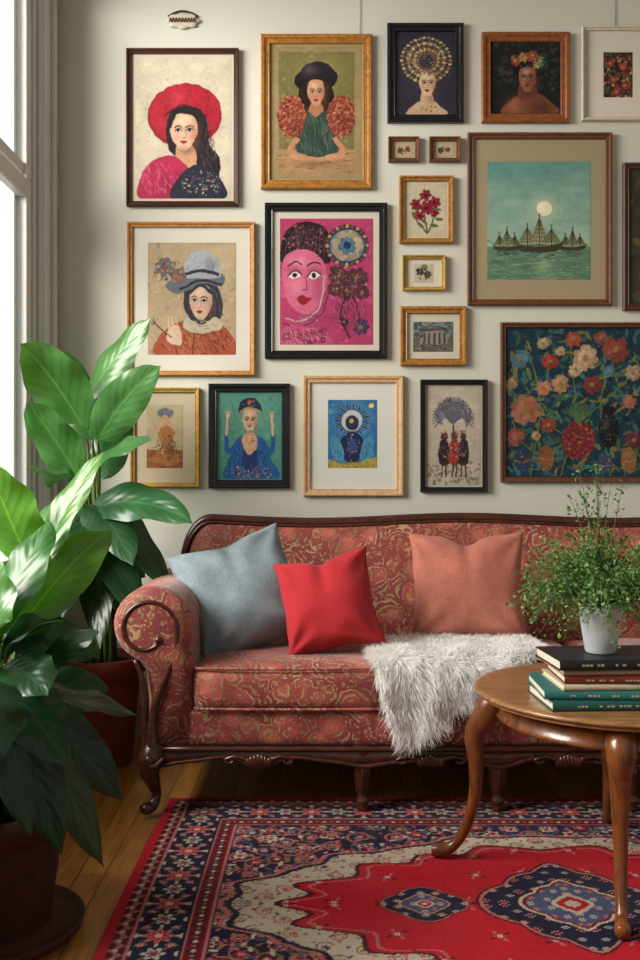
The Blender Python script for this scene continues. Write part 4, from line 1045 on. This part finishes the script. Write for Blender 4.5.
L(lv,(98,500,3.62),(172,592,3.38),.18,.14,F3,'1f4228')
L(lv,(90,505,3.50),(133,566,3.30),.18,.20,FU,'284e30')
L(lv,(84,470,3.45),(152,440,3.30),.15,.14,FU,'3c6c3a')
L(lv,(80,490,3.45),(30,466,3.25),.18,.14,F2,'3c6c38')
L(lv,(92,540,3.48),(150,630,3.32),.15,.15,F1,'1b3a23')
L(lv,(84,520,3.45),(62,620,3.25),.18,.22,F1,'1f3f26')
L(lv,(82,500,3.60),(12,530,3.50),.18,.16,F2,'2c5632')
L(lv,(92,550,3.52),(100,650,3.28),.16,.25,F1,'18331e')
L(lv,(100,480,3.70),(130,410,3.82),.16,.05,F1,'336234')
L(lv,(80,570,3.40),(30,620,3.25),.16,.2,F1,'234a2c')
prof_b=[(0,0),(.115,0),(.122,.006),(.150,.30),(.158,.345),(.172,.350),(.175,.41),(.165,.414),(.158,.405),(.152,.36),(0,.36)]
ex=[]
for i in range(14):
    az=random.uniform(0,6.28); r=random.uniform(.1,.18); z=random.uniform(.60,1.0)
    b=Vector((bc[0]+math.cos(az)*.06,bc[1]+math.sin(az)*.04-.05,z)); t=b+Vector((math.cos(az)*r,math.sin(az)*r*.6,random.uniform(-.15,.08)))
    ex.append((b,t,.14,.15,F1,'204226'))
plant('potted_rubber_plant',bc,prof_b,M_terra,.153,.37,lv,ex,1.0)

fc=(-.80,2.27,0)
lv=[]  # backlit top leaves and shaded lower leaves painted as lighter and darker greens
L(lv,(28,560,2.30),(-12,462,2.25),.165,.05,F2,'5c9430')
L(lv,(38,570,2.25),(104,452,2.35),.10,.10,F2,'568c2e')
L(lv,(22,625,2.15),(112,530,2.35),.13,.16,F3,'548a32')
L(lv,(10,650,2.15),(70,575,2.30),.12,.12,F2,'487c30')
L(lv,(-10,640,2.05),(50,520,2.25),.13,.14,F2,'34682c')
L(lv,(-5,640,2.0),(-8,560,2.1),.13,.10,F2,'487c34')
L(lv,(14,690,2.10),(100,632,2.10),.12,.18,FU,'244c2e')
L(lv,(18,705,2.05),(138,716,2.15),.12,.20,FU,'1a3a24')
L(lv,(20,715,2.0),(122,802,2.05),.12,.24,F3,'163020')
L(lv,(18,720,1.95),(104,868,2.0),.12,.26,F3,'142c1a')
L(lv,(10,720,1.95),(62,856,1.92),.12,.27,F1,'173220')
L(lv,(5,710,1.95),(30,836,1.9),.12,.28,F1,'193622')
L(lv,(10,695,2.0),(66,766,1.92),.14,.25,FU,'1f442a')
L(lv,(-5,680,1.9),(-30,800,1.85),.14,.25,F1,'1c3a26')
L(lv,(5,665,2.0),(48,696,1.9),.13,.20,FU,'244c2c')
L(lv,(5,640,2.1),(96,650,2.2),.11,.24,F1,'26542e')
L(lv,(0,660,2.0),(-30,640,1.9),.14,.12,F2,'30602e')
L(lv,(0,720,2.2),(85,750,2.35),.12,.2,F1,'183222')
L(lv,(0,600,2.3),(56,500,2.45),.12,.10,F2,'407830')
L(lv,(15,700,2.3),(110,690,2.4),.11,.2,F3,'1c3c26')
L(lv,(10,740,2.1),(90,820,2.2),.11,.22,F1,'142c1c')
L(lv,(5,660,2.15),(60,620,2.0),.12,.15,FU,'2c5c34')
prof_f=[(0,.0),(.20,.0),(.215,.012),(.222,.032),(.216,.034),(.205,.022),(.135,.02),(.140,.03),(.170,.24),(.176,.26),(.19,.262),(.193,.32),(.184,.324),(.176,.315),(.17,.28),(0,.28)]
ex=[]
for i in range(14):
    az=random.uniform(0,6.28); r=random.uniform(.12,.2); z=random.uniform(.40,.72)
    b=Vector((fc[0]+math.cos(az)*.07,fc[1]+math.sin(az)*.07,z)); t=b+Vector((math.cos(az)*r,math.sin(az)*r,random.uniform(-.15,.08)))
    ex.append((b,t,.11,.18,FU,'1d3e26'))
plant('potted_peace_lily',fc,prof_f,M_terrad,.171,.285,lv,ex,1.1)

# ---------------------------------------------------------------- light
w=bpy.data.worlds.new('World'); scene.world=w; w.use_nodes=True
nt=w.node_tree; bg=nt.nodes['Background']
tc=nt.nodes.new('ShaderNodeTexCoord'); sp=nt.nodes.new('ShaderNodeSeparateXYZ'); rp=nt.nodes.new('ShaderNodeValToRGB'); mr=nt.nodes.new('ShaderNodeMapRange')
nt.links.new(tc.outputs['Generated'],sp.inputs[0]); nt.links.new(sp.outputs[1],mr.inputs[0]); mr.inputs[1].default_value=-1; mr.inputs[2].default_value=1
rp.color_ramp.elements[0].position=.35; rp.color_ramp.elements[0].color=(.40,.395,.385,1)
rp.color_ramp.elements[1].position=.75; rp.color_ramp.elements[1].color=(.88,.94,.98,1)
nt.links.new(mr.outputs[0],rp.inputs[0]); nt.links.new(rp.outputs[0],bg.inputs[0]); bg.inputs[1].default_value=.92
def area(name,loc,target,sx,sy,power,col):
    l=bpy.data.lights.new(name,'AREA'); l.shape='RECTANGLE'; l.size=sx; l.size_y=sy; l.energy=power; l.color=col
    o=bpy.data.objects.new(name,l); link(o); o.location=loc
    d=Vector(target)-Vector(loc); o.rotation_euler=d.to_track_quat('-Z','Y').to_euler(); return o
area('daylight_skylight',(-3.6,1.5,3.0),(0.2,3.1,.7),2.4,2.4,540,(1,.955,.885))

cam=bpy.data.cameras.new('camera'); co=bpy.data.objects.new('camera',cam); link(co)
cam.sensor_fit='VERTICAL'; cam.sensor_height=36; cam.lens=35; co.location=(0,0,1.1); co.rotation_euler=(math.pi/2,0,0); cam.clip_start=.05
scene.camera=co
scene.view_settings.view_transform='Standard'
